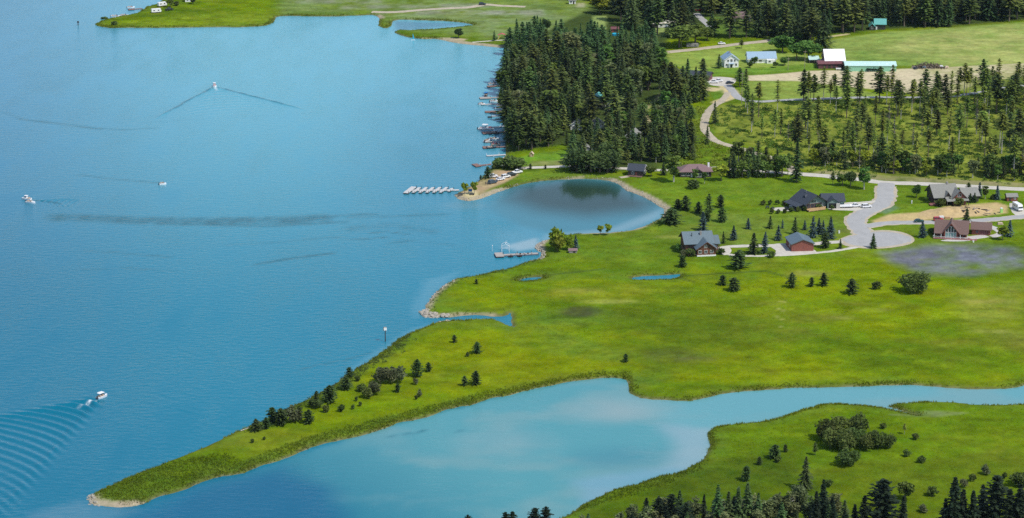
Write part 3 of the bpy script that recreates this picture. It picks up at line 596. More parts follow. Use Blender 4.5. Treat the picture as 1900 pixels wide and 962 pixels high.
# ------------------------------------------------------------------ trees
def mesh_from(name, V_, F_, m):
    me = bpy.data.meshes.new(name); me.from_pydata(V_, [], F_); me.update(); me.materials.append(M[m]); return me
class Leaves:
    def __init__(s, seed): s.r = random.Random(seed); s.v = []; s.f = []
    def card(s, c, a, b):
        """ragged four-sided spray of foliage spanned by a and b"""
        r = s.r; n = len(s.v)
        for sa, sb in ((-1, -.35), (.1, -1), (1, .3), (-.2, 1)):
            k = r.uniform(.7, 1.25); s.v.append((c[0] + (a[0] * sa + b[0] * sb) * k, c[1] + (a[1] * sa + b[1] * sb) * k, c[2] + (a[2] * sa + b[2] * sb) * k))
        s.f.append((n, n + 1, n + 2)); s.f.append((n, n + 2, n + 3))
    def rcard(s, c, size, flat=.4):
        r = s.r; a = Vector((r.gauss(0, 1), r.gauss(0, 1), r.gauss(0, flat))).normalized(); b = a.cross(Vector((r.gauss(0, 1), r.gauss(0, 1), r.gauss(0, 1)))).normalized()
        s.card(c, a * size, b * (size * r.uniform(.5, .9)))
def conifer(seed, Ht, base, Rad, whorls, pw, droop, clump, per=4, irr=.3, top=1.0, round_=0.0):
    L_ = Leaves(seed); r = L_.r
    for i in range(whorls):
        t = (i + r.uniform(0, .9)) / whorls; z = base + (Ht - base) * t
        prof = (1 - t) ** pw * (1 - round_) + round_ * math.sqrt(max(0, 1 - (2 * t - .85) ** 2 / 1.35))
        low = min(1, .55 + t * 4); rad = Rad * prof * low
        nb = r.choice((4, 5, 6)); a0 = r.uniform(0, 6.28)
        for k in range(nb):
            a = a0 + 6.283 * k / nb + r.uniform(-.35, .35); ln = max(.12, rad * r.uniform(1 - irr * 1.6, 1 + irr)); ca, sa = math.cos(a), math.sin(a)
            for j in range(per):
                f = (j + .6) / per; d = ln * f; cz = z - droop * ln * f * f + r.uniform(-.12, .12) * clump
                w_ = clump * r.uniform(.6, 1.15) * (1.1 - .45 * f); tl = ln / per * .95 + .1
                L_.card((ca * d + r.uniform(-.1, .1), sa * d + r.uniform(-.1, .1), cz), (ca * tl, sa * tl, -droop * tl * f * 1.5 + r.uniform(-.15, .2)), (-sa * w_ * .5, ca * w_ * .5, r.uniform(-.25, .25) * w_))
    for j in range(5): L_.rcard((0, 0, Ht - .15 * j * clump), clump * .28 * top * (1 + j * .2), 2)
    return L_
def broad(seed, Ht, base, Rad, lobes, n, leaf, flat=1.0, open_=0.0):
    L_ = Leaves(seed); r = L_.r; cz = (Ht + base) / 2; hz = (Ht - base) / 2
    for i in range(lobes):
        while True:
            q = Vector((r.uniform(-1, 1), r.uniform(-1, 1), r.uniform(-1, 1)))
            if .2 < q.length < 1: break
        q *= .68; k = 1 - max(0, -q.z) * .25; c = Vector((q.x * Rad * k, q.y * Rad * k, cz + q.z * hz)); lr = Rad * r.uniform(.26, .46)
        for j in range(n):
            d = Vector((r.gauss(0, 1), r.gauss(0, 1), r.gauss(0, 1))).normalized(); p_ = c + Vector((d.x * lr, d.y * lr, d.z * min(lr, hz * .6) * flat)) * r.uniform(.55, 1.1 + open_)
            if p_.z < base * .8: p_.z = base * .8 + r.uniform(0, .2)
            L_.rcard(p_, leaf * r.uniform(.6, 1.3), .8)
    return L_
def trunk(seed, h, r0, m, limbs=0, z0=.3, ln=1.0):
    r = random.Random(seed); b = MB(); lean = r.uniform(-.02, .02) * h; zz = [-.25, h * .35, h * .7, h]; rr = [r0 * 1.15, r0 * .85, r0 * .55, r0 * .12]
    for i in range(3): b.tube((lean * (i / 3) ** 2, 0, zz[i]), (lean * ((i + 1) / 3) ** 2, 0, zz[i + 1]), rr[i], rr[i + 1], 6)
    for i in range(limbs):
        a = r.uniform(0, 6.28); z = h * r.uniform(z0, .85); l = ln * r.uniform(.5, 1)
        b.tube((0, 0, z), (math.cos(a) * l, math.sin(a) * l, z + l * r.uniform(.2, .7)), r0 * .35, r0 * .1, 4)
    me = b.mesh('trunk'); me.materials.append(M[m]); return me
KIND = {}
def kind(k, name, cat, H_, variants): KIND[k] = dict(name=name, cat=cat, H=H_, var=variants, fat={'bush': 1.6, 'willow': 1.55, 'greybush': 1.5, 'dark': 1.65, 'bigpine': 1.5, 'thin': 1.35, 'round': 1.3, 'yellow': 1.5, 'poplar': 1.45, 'pine': 1.5, 'fir': 1.4}.get(k, 1.3))
def crown(L_, m): return mesh_from('crown', L_.v, L_.f, m)
kind('pine', 'pine_tree', 'pine tree', 20, [(crown(conifer(i, 20, 20 * (.16 + .10 * (i % 3)), 3.0 + .35 * (i % 3), 30, .62, .10, 1.25, 4, .35, 1, .35), 'pine'), trunk(i, 19, .24, 'bark', 8, .15, 1.6)) for i in range(8)])
kind('fir', 'fir_tree', 'fir tree', 20, [(crown(conifer(20 + i, 20, 1.2, 2.9 + .3 * (i % 3), 36, .80, .32, 1.05, 4, .25), 'fir'), trunk(20 + i, 19.5, .24, 'bark', 4, .05, 1.4)) for i in range(6)])
kind('thin', 'thin_pine', 'pine tree', 20, [(crown(conifer(40 + i, 20, 20 * (.30 + .09 * (i % 4)), 1.9 + .3 * (i % 3), 24, .5, .10, 1.05, 3, .5, 1, .4), 'lodgepole'), trunk(40 + i, 19.5, .17, 'palebark' if i % 3 else 'bark', 16, .12, 1.0)) for i in range(8)])
kind('spruce', 'spruce_tree', 'spruce tree', 6, [(crown(conifer(60 + i, 6, .2, 1.95, 22, .85, .22, .72, 4, .22), 'spruce'), trunk(60 + i, 5.8, .13, 'bark')) for i in range(4)])
kind('blue', 'blue_spruce', 'spruce tree', 6, [(crown(conifer(70 + i, 6, .2, 1.85, 22, .8, .18, .72, 4, .2), 'blue'), trunk(70 + i, 5.8, .13, 'bark')) for i in range(4)])
kind('ypine', 'young_pine', 'pine tree', 6, [(crown(conifer(80 + i, 6, .3, 2.55, 22, .52, .02, 1.0, 5, .32, 1, .4), 'spruce'), trunk(80 + i, 5.6, .15, 'bark')) for i in range(5)])
kind('round', 'broadleaf_tree', 'tree', 7, [(crown(broad(90 + i, 7, 1.3, 2.5, 14, 60, .42), 'leaf'), trunk(90 + i, 4.6, .17, 'bark', 7, .35, 1.5)) for i in range(4)])
kind('yellow', 'young_tree', 'tree', 6, [(crown(broad(100 + i, 6, 1.1, 1.55, 12, 55, .34), 'yellow'), trunk(100 + i, 4.2, .09, 'bark', 6, .35, .9)) for i in range(3)])
kind('bushy', 'bushy_tree', 'tree', 6, [(crown(broad(200 + i, 6, .15, 2.3, 18, 60, .36), 'yellow'), trunk(200 + i, 4.2, .1, 'bark', 8, .1, 1.2)) for i in range(3)])
kind('poplar', 'aspen_tree', 'tree', 10, [(crown(broad(110 + i, 10, 1.6, 1.9, 20, 48, .40), 'aspen' if i > 1 else 'leaf'), trunk(110 + i, 8.5, .14, 'palebark', 8, .3, 1.2)) for i in range(4)])
kind('bush', 'shrub', 'shrub', 2.6, [(crown(broad(120 + i, 2.6, .1, 1.9, 12, 48, .30), 'willow'), trunk(120 + i, 1.4, .06, 'bark', 7, .1, 1.0)) for i in range(5)])
kind('greybush', 'willow_clump', 'shrub', 4, [(crown(broad(130 + i, 4, .5, 2.2, 14, 46, .30, 1, .15), 'grey'), trunk(130 + i, 2.8, .08, 'bark', 10, .1, 1.4)) for i in range(3)])
kind('willow', 'willow_bush', 'shrub', 7, [(crown(broad(140 + i, 7, .4, 4.4, 22, 70, .42), 'willow'), trunk(140 + i, 4, .14, 'bark', 10, .1, 2.4)) for i in range(4)])
kind('dark', 'dark_fir', 'fir tree', 22, [(crown(conifer(150 + i, 22, 2, 3.3, 44, .75, .25, 1.0, 6, .28), 'dark'), trunk(150 + i, 21, .28, 'bark', 4)) for i in range(4)])
kind('bigpine', 'tall_pine', 'pine tree', 24, [(crown(conifer(160 + i, 24, 5, 3.9, 42, .5, -.05, 1.25, 6, .42, 1, .5), 'dark'), trunk(160 + i, 23, .36, 'bark', 14, .2, 2.4)) for i in range(3)])
kind('snag', 'dead_pine', 'dead tree', 14, [(crown(conifer(170 + i, 14, 2.5, 1.2, 16, .6, .05, .5, 3, .5), 'dead'), trunk(170 + i, 13.8, .16, 'palebark', 24, .15, 1.1)) for i in range(2)])
kind('oak', 'spreading_tree', 'tree', 10, [(crown(broad(180 + i, 10, 2.0, 5.2, 22, 80, .5), 'spruce'), trunk(180 + i, 6, .35, 'bark', 10, .3, 3)) for i in range(1)])
def tree(k, pos, h, label, group=None, wide=1.0, rng=random):
    """one tree: root with trunk and crown, meshes shared between alike trees"""
    d = KIND[k]; cm, tm = rng.choice(d['var']); s = h / d['H']
    o = thing(d['name'], label, d['cat'], pos, rng.uniform(0, 360), group); w_ = wide * d['fat']; o.scale = (s * w_, s * w_, s)
    link('trunk', tm, o); link('crown', cm, o); return o
def trees(txt, group=None):
    """lines: kind u v height_px wide | label"""
    for ln in txt.strip().splitlines():
        a, lab = ln.split('|'); f = a.split(); u, v, hp, wd = map(float, f[1:5]); q = AT(u, v)
        tree(f[0], q, hp / (scale(v) * cosdep(v)), lab.strip(), group, wd)
trees("""ypine 1245 416 28 1.35|broad round dark pine where the cove's stony bank ends, alone above the lawn
ypine 1258 388 18 1.0|small dark pine just left of a taller one on the lawn above the cove
ypine 1272 391 27 .8|pointed pine with a smaller pine touching its left side, above the cove
ypine 1296 396 21 .8|slim young pine standing alone left of the tall lawn grove
pine 1315 402 42 1.15|tallest and broadest pine of the lawn grove behind the blue-roofed log house
ypine 1337 385 23 .75|slim pine at the back right of the lawn grove
ypine 1339 412 26 .8|dark leaning pine at the front right of the lawn grove
ypine 1312 411 20 .8|low pine at the foot of the grove's tallest pine""", 'pines on the lawn by the cove')
trees("""blue 1304 428 35 .9|silvery blue spruce directly behind the left half of the log house
spruce 1342 452 22 .6|narrow dark spruce at the right end of the log house roof
blue 1361 446 27 .85|blue spruce on the lawn right of the log house's narrow dark spruce
blue 1388 425 20 .95|small blue spruce alone in the middle of the back lawn
spruce 1429 424 23 .85|green pointed spruce on the lawn below the row of junipers
blue 1452 424 17 .6|thin pale spruce beside the green pointed spruce
blue 1444 446 27 .85|blue spruce on the lawn behind the left corner of the brown garage
spruce 1475 435 31 .75|dark column-like spruce behind the ridge of the brown garage
blue 1493 427 18 .8|small blue spruce just right of the dark column-like spruce
blue 1508 441 38 .75|tallest blue spruce at the left of the tight row behind the garage
blue 1519 434 29 .75|blue spruce second from left in the tight row behind the garage
blue 1527 436 26 .75|short blue spruce in the middle of the tight row behind the garage
blue 1541 443 36 .85|stout blue-green spruce at the right end of the tight row
spruce 1541 432 30 .7|dark spruce half hidden behind the row's right end
ypine 1530 460 28 .75|round-topped dark pine right of the brown garage, beside the drive
spruce 1559 462 18 .8|short dark spruce between garage drive and turning circle
spruce 1398 471 38 .95|largest green spruce on the island of lawn inside the looped drive
blue 1418 470 32 .8|blue spruce on the looped drive's lawn, right of the largest green spruce
blue 1420 455 24 .8|blue spruce behind the other one on the looped drive's lawn
spruce 1620 461 27 .8|blue-green spruce at the near edge of the turning circle
blue 1711 441 30 .85|dark blue spruce on the grass left of the red-brown house
spruce 1793 416 29 .85|spruce behind the roof of the red-brown house
blue 1873 439 30 .8|blue spruce at the right of the red-brown garage
blue 1850 371 27 .75|slender blue spruce left of the small brown shed
blue 1817 366 27 .75|blue spruce behind the right end of the grey-roofed house
spruce 1231 325 23 .9|spruce on the lawn right of the dark cabin""", 'garden spruces')
trees("""bush 1416 381 9 .55|leftmost clipped juniper of the back row by the dark lodge
bush 1429 381 9 .5|second juniper of the back row by the dark lodge
bush 1443 380 9 .5|third juniper of the back row by the dark lodge
bush 1455 380 9 .5|fourth juniper of the back row, nearest the dark lodge
bush 1432 397 9 .5|leftmost juniper of the front row below the dark lodge
bush 1444 397 8 .5|second juniper from the left in the front row
bush 1456 396 8 .5|third juniper from the left in the front row
bush 1468 394 9 .5|fourth juniper in the front row, below the parked trailers
bush 1481 393 9 .5|fifth juniper in the front row, at the lodge terrace corner
bush 1493 392 9 .5|sixth juniper in the front row, under the lodge deck
bush 1519 390 10 .6|juniper at the right end of the lodge's orange deck
bush 1543 390 9 .5|juniper in front of the lodge garage""", 'junipers planted in rows round the dark lodge')
trees("""ypine 1371 499 34 1.0|big round bushy pine on the meadow below the looped drive
ypine 1266 496 21 .8|small pine on the meadow below the left end of the log house
ypine 1341 529 18 .95|smaller round pine of the pair on the wet meadow
ypine 1361 540 24 1.05|larger round pine of the pair on the wet meadow
ypine 1469 534 27 .75|leftmost pointed pine of the meadow's right-hand row
ypine 1506 532 17 .75|smallest pointed pine in the meadow's right-hand row
ypine 1528 531 24 .75|pointed pine third from left in the meadow's right-hand row
ypine 1580 546 28 .85|lone broad pine on the open meadow right of the row
bush 1626 537 15 .6|small dark round bush alone right of the lone broad pine
willow 1698 541 34 1.0|wide bushy willow at the far right of the open meadow
ypine 884 527 9 .8|tiny pine near the shore above the narrow backwater
ypine 1161 672 15 .8|lone small pine in the middle of the low meadow
ypine 843 636 14 .8|small slim pine on the grassy spit, nearest the backwater
ypine 885 656 21 .85|round dark pine alone in the middle of the spit meadow
bush 868 662 9 .4|tiny bush left of the round pine on the spit meadow
ypine 774 699 31 .75|tallest pine on the spit, right of the grey thicket
ypine 795 690 17 .75|small pointed pine just right of the spit's tallest pine
ypine 862 716 18 .75|left and smaller pine of the pair near the spit's lagoon side
ypine 883 714 25 .8|right and larger pine of the pair near the spit's lagoon side
ypine 738 728 17 .75|small pine just below the grey thicket on the spit
ypine 648 700 18 .9|dark pine at the lake edge of the spit, rearmost of two stacked
ypine 642 724 24 .9|dark pine in front of the rearmost one at the lake edge of the spit
ypine 612 747 31 .9|broad dark pine leaning over the lake edge of the spit
ypine 587 743 17 .6|small dark pine on the very edge of the lake bank
bush 583 757 15 .9|low shrub behind the lake-edge pines of the spit
ypine 573 786 25 .85|bushy pine at the right end of the spit's dark clump
greybush 544 783 29 .75|olive tree in the spit's dark clump, second from right
ypine 556 780 26 .6|narrow pine between the olive tree and the clump's right end
ypine 521 789 30 .9|stout dark pine in the middle of the spit's dark clump
ypine 506 784 27 .9|dark pine left of the middle in the spit's dark clump
ypine 494 796 20 .8|low dark pine second from left in the spit's dark clump
ypine 475 800 22 .9|leftmost dark pine of the spit's clump, next to the white driftwood""", 'pines scattered over the meadow and spit')
trees("""greybush 706 712 30 .75|grey-green willow at the left of the spit's thicket
greybush 722 711 31 .7|grey-green willow in the middle of the spit's thicket
greybush 738 710 30 .75|grey-green willow at the right of the spit's thicket
greybush 692 733 25 .75|olive bush just below left of the spit's thicket
bush 684 739 18 .6|dark bush at the foot of the olive bush
bush 670 727 14 .6|small bush at the left of the olive bush
bush 663 708 10 .5|little bush by the lake-edge pines
greybush 771 714 13 .6|small thin shrub below the spit's tallest pine
greybush 778 737 14 .55|twiggy shrub alone on the spit meadow
bush 634 764 12 .55|low shrub on the spit under the broad dark pine
bush 604 765 12 .6|low shrub at the right of the dark clump
bush 662 745 9 .4|small tuft-like shrub inside the spit
bush 655 760 9 .4|small shrub in the middle of the spit below the olive bush
bush 668 754 8 .5|second small shrub in the middle of the spit
bush 772 742 8 .4|low shrub beside the twiggy shrub on the spit
bush 468 822 7 .5|tiny dark shrub on the narrow part of the spit
bush 490 817 6 .5|tiny shrub right of the other on the narrow part of the spit""", 'shrubs on the spit')
trees("""willow 1535 817 36 .72|upper left willow of the dense thicket on the south bank
willow 1560 810 36 .72|willow at the top middle of the dense south bank thicket
willow 1590 804 34 .75|willow at the upper right of the dense south bank thicket
willow 1540 832 34 .7|lower left willow of the dense south bank thicket
willow 1565 834 36 .75|front middle willow of the dense south bank thicket
willow 1588 826 34 .65|willow in the heart of the dense south bank thicket
willow 1609 835 28 .65|low willow right of the dense thicket
willow 1628 831 34 .6|willow just right of the low one, part of the right-hand clump
willow 1648 832 28 .6|rightmost willow of the right-hand clump
willow 1574 864 31 .8|round willow standing alone in front of the dense thicket
ypine 1438 851 25 .9|round dark pine left of the dense thicket on the south bank
ypine 1457 839 14 .7|small pine right behind the round dark pine
ypine 1409 863 15 .75|little pointed pine left of the round dark pine
bush 1444 858 10 .6|low bush at the foot of the round dark pine
ypine 1385 892 27 .7|dark pine on the shaded slope near the lagoon
fir 1494 908 60 1.15|tall misty green fir rising from the shaded slope
pine 1512 845 24 1.0|slim pine behind the tall misty one, below the thicket
thin 1678 806 20 1.3|slim young pine right of the thicket
bush 1638 796 10 .6|small bush above the right-hand willow clump
bush 1698 816 11 .6|small bush right of the slim young pine
bush 1682 847 12 .6|small dark bush below the slim young pine
bush 1710 859 13 .6|bush furthest right of the small dark bushes
greybush 1830 881 18 .7|leaning grey shrub on the right of the south bank
bush 1804 893 13 .5|small shrub left of the leaning grey shrub
greybush 1788 905 17 .6|thin shrub above the dark firs
bush 1864 888 10 .5|low shrub at the far right above the tall pines
round 1680 928 36 1.0|round broadleaf tree between the dark pines at the bottom edge
bush 1730 920 15 .7|bush on the grass between the two groups of dark conifers
greybush 1714 951 14 .9|grey bush near the bottom edge left of the dark firs
bush 1893 902 22 .9|bush at the right edge above the tall pines
bush 1538 903 12 .6|small bush on the slope below the thicket""", 'trees and bushes on the south bank')
trees("""yellow 862 361 23 .8|left one of two yellow-green trees on the point by the slip dock
yellow 880 361 25 .8|right one of two yellow-green trees on the point by the slip dock
yellow 1114 437 21 .8|left one of two young trees on the cove's grassy bank
yellow 1128 437 24 .85|right and taller of two young trees on the cove's grassy bank
bushy 1031 463 42 .75|taller light green tree behind the house dock
bushy 1034 467 33 .9|round yellow-green tree in front of the taller one by the house dock
bushy 1057 464 29 .75|yellow-green tree left of the blue spruce by the boathouse
round 1700 367 26 .85|dark round tree on the lawn left of the grey-roofed house
round 1718 377 13 .75|small round tree at the left corner of the grey-roofed house
poplar 1828 370 28 .9|green upright tree right behind the grey-roofed house
yellow 1860 446 28 1.1|round tree on bare earth ring right of the red-brown garage
round 1208 328 22 1.0|round light green tree touching the dark cabin's right side
poplar 1250 338 56 1.25|large spreading tree left of the long brown-roofed house
poplar 1290 338 27 .9|green tree in front of the long brown-roofed house
poplar 1307 341 25 .9|green tree right of the one in front of the brown-roofed house
yellow 1338 336 33 1.2|bright green broad tree at the right end of the brown-roofed house
bush 1287 350 16 .8|dark bush on the lawn before the brown-roofed house""", 'garden trees')
trees("""blue 1068 463 26 .75|blue spruce behind the little boathouse by the dock
ypine 905 331 21 .8|dark pine by the lake at the parking ground on the point
ypine 892 334 9 .7|tiny pine at the water left of the parking ground
bush 935 311 18 1.0|leafy bush left in the row between beach and gravel road
bush 948 313 22 1.0|dark leafy bush in the middle between beach and gravel road
bush 958 311 17 1.0|leafy bush at the right between beach and gravel road
bush 920 314 11 .8|low bush on the lake edge below the beach
ypine 984 314 10 .8|tiny pine by the gravel road to the point
ypine 1012 314 8 .7|second tiny pine by the gravel road to the point
ypine 1062 318 24 .9|dark round pine beside the gravel road, left of the roadside trees
bush 1281 476 13 .8|shrub at the front left corner of the log house
round 1258 468 17 .9|dark tree at the left wall of the log house
greybush 1268 477 12 .9|pale flowering shrub by the log house
bush 1338 472 10 .8|shrub at the right of the log house
bush 1746 383 13 .8|shrub at the deck of the grey-roofed house
spruce 1762 381 16 .9|small spruce in front of the grey-roofed house
bush 1780 382 14 .8|shrub in front of the grey-roofed house's middle gable
spruce 1800 376 17 .9|left small spruce before the grey garage roof
spruce 1808 376 18 .9|right small spruce before the grey garage roof
bush 1730 434 10 .8|dark shrub at the left end of the red-brown house
bush 1843 370 9 .8|low shrub beside the slender blue spruce
ypine 1797 352 13 .8|dark little tree behind the ridge of the grey garage
bush 1432 478 11 .7|rusty red shrub at the edge of the garage yard""", 'plants round the houses')
trees("""oak 851 71 18 .85|dark spreading tree alone on the sandy strip of the far shore
fir 917 76 19 1.2|small fir left of the picnic shelter on the far shore
pine 960 68 25 1.0|dark pine on the far meadow behind the picnic shelter
oak 1012 62 27 .62|dark round-topped tree on the far meadow beside the woods
ypine 945 86 22 1.2|leafy bush at the end of the far beach
bush 194 37 9 .8|dark bush on the tip of the far left headland
bush 212 47 8 .8|bush on the water's edge of the far left headland
round 316 14 18 .9|dark tree behind the camping trailers on the far headland
round 358 8 14 1.0|bushy tree at the back of the far headland
bush 329 11 8 .8|bush right of the camping trailers""", 'trees on the far shore')

# ------------------------------------------------------------------ woods
def wpoly(pts): return [tuple(AT(u, v))[:2] for u, v in P(pts)]
def inpoly(x, y, poly):
    c = False
    for (x0, y0), (x1, y1) in zip(poly, poly[1:] + poly[:1]):
        if (y0 > y) != (y1 > y) and x < (x1 - x0) * (y - y0) / (y1 - y0) + x0: c = not c
    return c
CLEAR = []                                            # circles kept free of trees: x, y, radius
def clear(u, v, r): q = AT(u, v); CLEAR.append((q.x, q.y, r))
def clearline(pts, r):
    for q in smoothline([tuple(AT(u, v))[:2] for u, v in P(pts)], 4): CLEAR.append((q[0], q[1], r))
def fill(poly, n, gap, seed, avoid=()):
    r = random.Random(seed); poly = wpoly(poly) if isinstance(poly, str) else [tuple(AT(*q))[:2] for q in poly]; xs = [p[0] for p in poly]; ys = [p[1] for p in poly]; out = []; cell = {}
    for _ in range(n * 60):
        if len(out) >= n: break
        x, y = r.uniform(min(xs), max(xs)), r.uniform(min(ys), max(ys))
        if not inpoly(x, y, poly) or sdf(x, y) < .8 or any((x - a) ** 2 + (y - b) ** 2 < c * c for a, b, c in CLEAR): continue
        k = (int(x // gap), int(y // gap))
        if any((x - a) ** 2 + (y - b) ** 2 < gap * gap for i in (-1, 0, 1) for j in (-1, 0, 1) for a, b in cell.get((k[0] + i, k[1] + j), ())): continue
        cell.setdefault(k, []).append((x, y)); out.append((x, y))
    return out
clearline("1480,323 1560,330 1640,339 1760,344 1910,352 2000,357", 6); clearline("958,313 1050,309 1160,313 1330,312 1480,323", 5)
clearline("1336,152 1348,158 1368,180 1410,189 1540,183 1700,181 1810,173 1920,158", 4.5); clearline("1336,191 1318,203 1307,236 1328,262 1380,278 1424,291 1462,308 1474,320", 4.5)
clearline("1232,99 1434,75", 7); clearline("1292,25 1318,50", 6); clearline("1190,205 1205,190 1230,172", 7); clearline("1195,215 1205,228", 7); clearline("1226,118 1258,142", 5)
for u, v, r in ((1180, 318, 10), (1290, 320, 17), (1290, 330, 12), (1105, 200, 7), (1105, 215, 6), (1072, 240, 5), (1112, 236, 6), (1175, 262, 6), (1265, 142, 14), (1290, 148, 14), (1255, 158, 8), (1330, 152, 13), (1235, 48, 14), (1235, 60, 10), (1145, 66, 6),
                (1372, 40, 17), (1372, 58, 15), (1632, 52, 12), (1632, 60, 10), (1285, 88, 10), (1435, 8, 8), (1355, 165, 16), (985, 292, 8), (1320, 178, 8), (1112, 42, 9), (1300, 40, 10), (1340, 45, 12), (1330, 60, 10)): clear(u, v, r)
PENIN = "946,100 968,84 1000,78 1010,104 1040,92 1085,80 1110,96 1180,92 1222,108 1240,132 1258,152 1308,172 1312,192 1240,196 1190,214 1236,262 1230,306 1188,300 1120,318 1062,306 1056,272 1000,276 960,282 941,278 939,240 934,208 928,190 934,165"
for u, v in ((1104, 212), (1104, 224), (1069, 254), (1069, 266), (1112, 250), (1112, 262), (1173, 272), (1173, 282), (1042, 245), (1090, 295), (1195, 225), (1200, 238), (1200, 190), (1130, 212)): clear(u, v, 6)
for u, v in ((1071, 262), (1113, 258), (1106, 220), (1174, 279)): clear(u, v, 9)
A_ = fill(PENIN, 360, 5.6, 5); r = random.Random(9)
def zone(x, y):
    u, v = UV(np.array(x), np.array(y)); u, v = float(u), float(v)
    if u < 985 and v > 100: return 'tall dark conifer at the lake edge of the point wood, over the private docks'
    if v < 112: return 'dark conifer at the far end of the point wood, beside the distant meadow'
    if u > 1190 and v < 205: return 'conifer on the field side of the point wood, by the sandy clearing'
    if v > 245: return 'conifer on the near edge of the point wood, above the gravel road'
    a = 'left of the white cabin' if u < 1050 else 'around the teal-roofed cabin' if u < 1125 else 'right of the teal-roofed cabin'
    return 'dark conifer, ' + ('rear' if v < 175 else 'front') + ' half of the point wood, ' + a
A_.sort(key=lambda q: q[1])
for i, (x, y) in enumerate(A_[:290]):
    hm = r.choice((r.uniform(9, 15), r.uniform(14, 20), r.uniform(17, 23))); k_ = r.choice(('pine', 'fir', 'pine', 'fir', 'pine', 'fir', 'pine', 'poplar')); z_ = zone(x, y).replace('tall ', '').replace('dark conifer', {'pine': 'dark pine', 'fir': 'dark fir', 'poplar': 'leafy tree'}[k_]).replace('conifer on', {'pine': 'pine on', 'fir': 'fir on', 'poplar': 'leafy tree on'}[k_]); z_ = ('short ' if hm < 14 else 'tall ' if hm > 18.5 else 'middling ') + z_.replace('tall ', ''); tree(k_, (x, y, hgt(x, y)), hm * (.8 if 'near edge' in z_ else 1), z_, 'trees of the point wood: ' + z_, r.uniform(.9, 1.2), r)
def forest_mass(name, pts, label_kinds, hts, seed, wide=1.3):
    r = random.Random(seed); V_ = []; F_ = []; n0 = 0
    for x, y in pts:
        me, _ = r.choice(KIND[r.choice(label_kinds)]['var']); v = np.empty(len(me.vertices) * 3, np.float32); me.vertices.foreach_get('co', v); v = v.reshape(-1, 3)
        f = np.empty(len(me.polygons) * 3, np.int32); me.polygons.foreach_get('vertices', f); a = r.uniform(0, 6.28); s = r.uniform(*hts) / 20
        c, d = math.cos(a), math.sin(a); v = np.stack([(v[:, 0] * c - v[:, 1] * d) * s * wide + x, (v[:, 0] * d + v[:, 1] * c) * s * wide + y, v[:, 2] * s + hgt(x, y)], 1); V_.append(v); F_.append(f.reshape(-1, 3) + n0); n0 += len(v)
    o = np_mesh(name, np.vstack(V_), np.vstack(F_), 'fir', False); o['kind'] = 'stuff'; return o
if len(A_) > 290: forest_mass('point_wood', A_[290:], ['pine', 'fir'], (13, 21), 3)
FAR = "1062,2 1100,8 1150,40 1180,62 1238,70 1300,66 1345,72 1405,74 1432,70 1470,92 1530,98 1536,66 1640,56 1760,50 1910,38 2060,22 2060,-45 1900,-45 1300,-40 1062,-30"
B_ = fill(FAR, 640, 6.0, 6)
B_.sort(key=lambda q: q[1])
for x, y in B_[:230]:
    u, v = UV(np.array(x), np.array(y)); u = float(u)
    z_ = (('dark conifer in the far wood right of the teal-roofed house, ' if u > 1660 else 'dark conifer in the far wood left of the teal-roofed house, ') + ('on the hayfield edge' if float(v) > 37 - (u - 1760) * .06 else 'deeper in') if u > 1535 else 'dark conifer in the far wood ' + ('behind the cream-roofed mobile home' if u < 1330 else 'around the grey village house' if u < 1430 else 'above the longhouse and barn') if u > 1235 else 'dark conifer where the point wood runs up to the top of the picture')
    tree(r.choice(('pine', 'fir')), (x, y, hgt(x, y)), r.uniform(15, 26), z_, 'conifers: ' + z_, r.uniform(1.0, 1.3), r)
forest_mass('distant_forest', B_[230:], ['pine', 'fir', 'fir'], (16, 27), 8, 1.5)
forest_mass('distant_forest', fill("900,-30 1062,-25 1300,-40 2060,-45 2200,-140 1000,-140 700,-90 850,-45", 330, 8.0, 16), ['pine', 'fir'], (16, 26), 18, 1.5)
# broadleaves and lighter trees inside the far village
trees("""yellow 1326 64 34 1.3|bright yellow-green tree by the village street
yellow 1113 26 34 1.5|sunlit yellow-green tree at the top of the point wood
round 1312 76 24 1.3|round green tree at the field edge below the village street
round 1373 52 18 1.4|light green tree before the grey village house
round 1405 62 20 1.5|green tree right of the grey village house
round 1452 98 34 1.5|big round tree behind the blue-roofed longhouse
round 1470 84 30 1.4|dark round tree above the blue-roofed longhouse
round 1400 118 14 1.4|orchard tree in front of the blue-roofed longhouse
round 1392 126 12 1.2|small orchard tree nearest the white farmhouse
round 1455 122 17 1.3|orchard tree at the right end of the blue-roofed longhouse
round 1438 126 12 1.2|small orchard tree with a dark shadow beside the longhouse
fir 1334 127 26 1.4|bushy fir at the left of the white farmhouse
round 1500 112 40 1.3|tall tree between longhouse and small shed
round 1478 112 34 1.3|tall dark tree at the right of the longhouse
pine 1376 90 16 1.4|dark tree above the left end of the longhouse roof
round 1260 88 42 1.6|broad dark tree where village wood meets the farm track
round 1290 84 40 1.6|broad dark tree right of the one at the farm track
pine 1372 162 36 1.25|left pine of the pair beside the farm lane
pine 1384 158 30 1.2|right pine of the pair beside the farm lane""", 'trees about the farm and village')
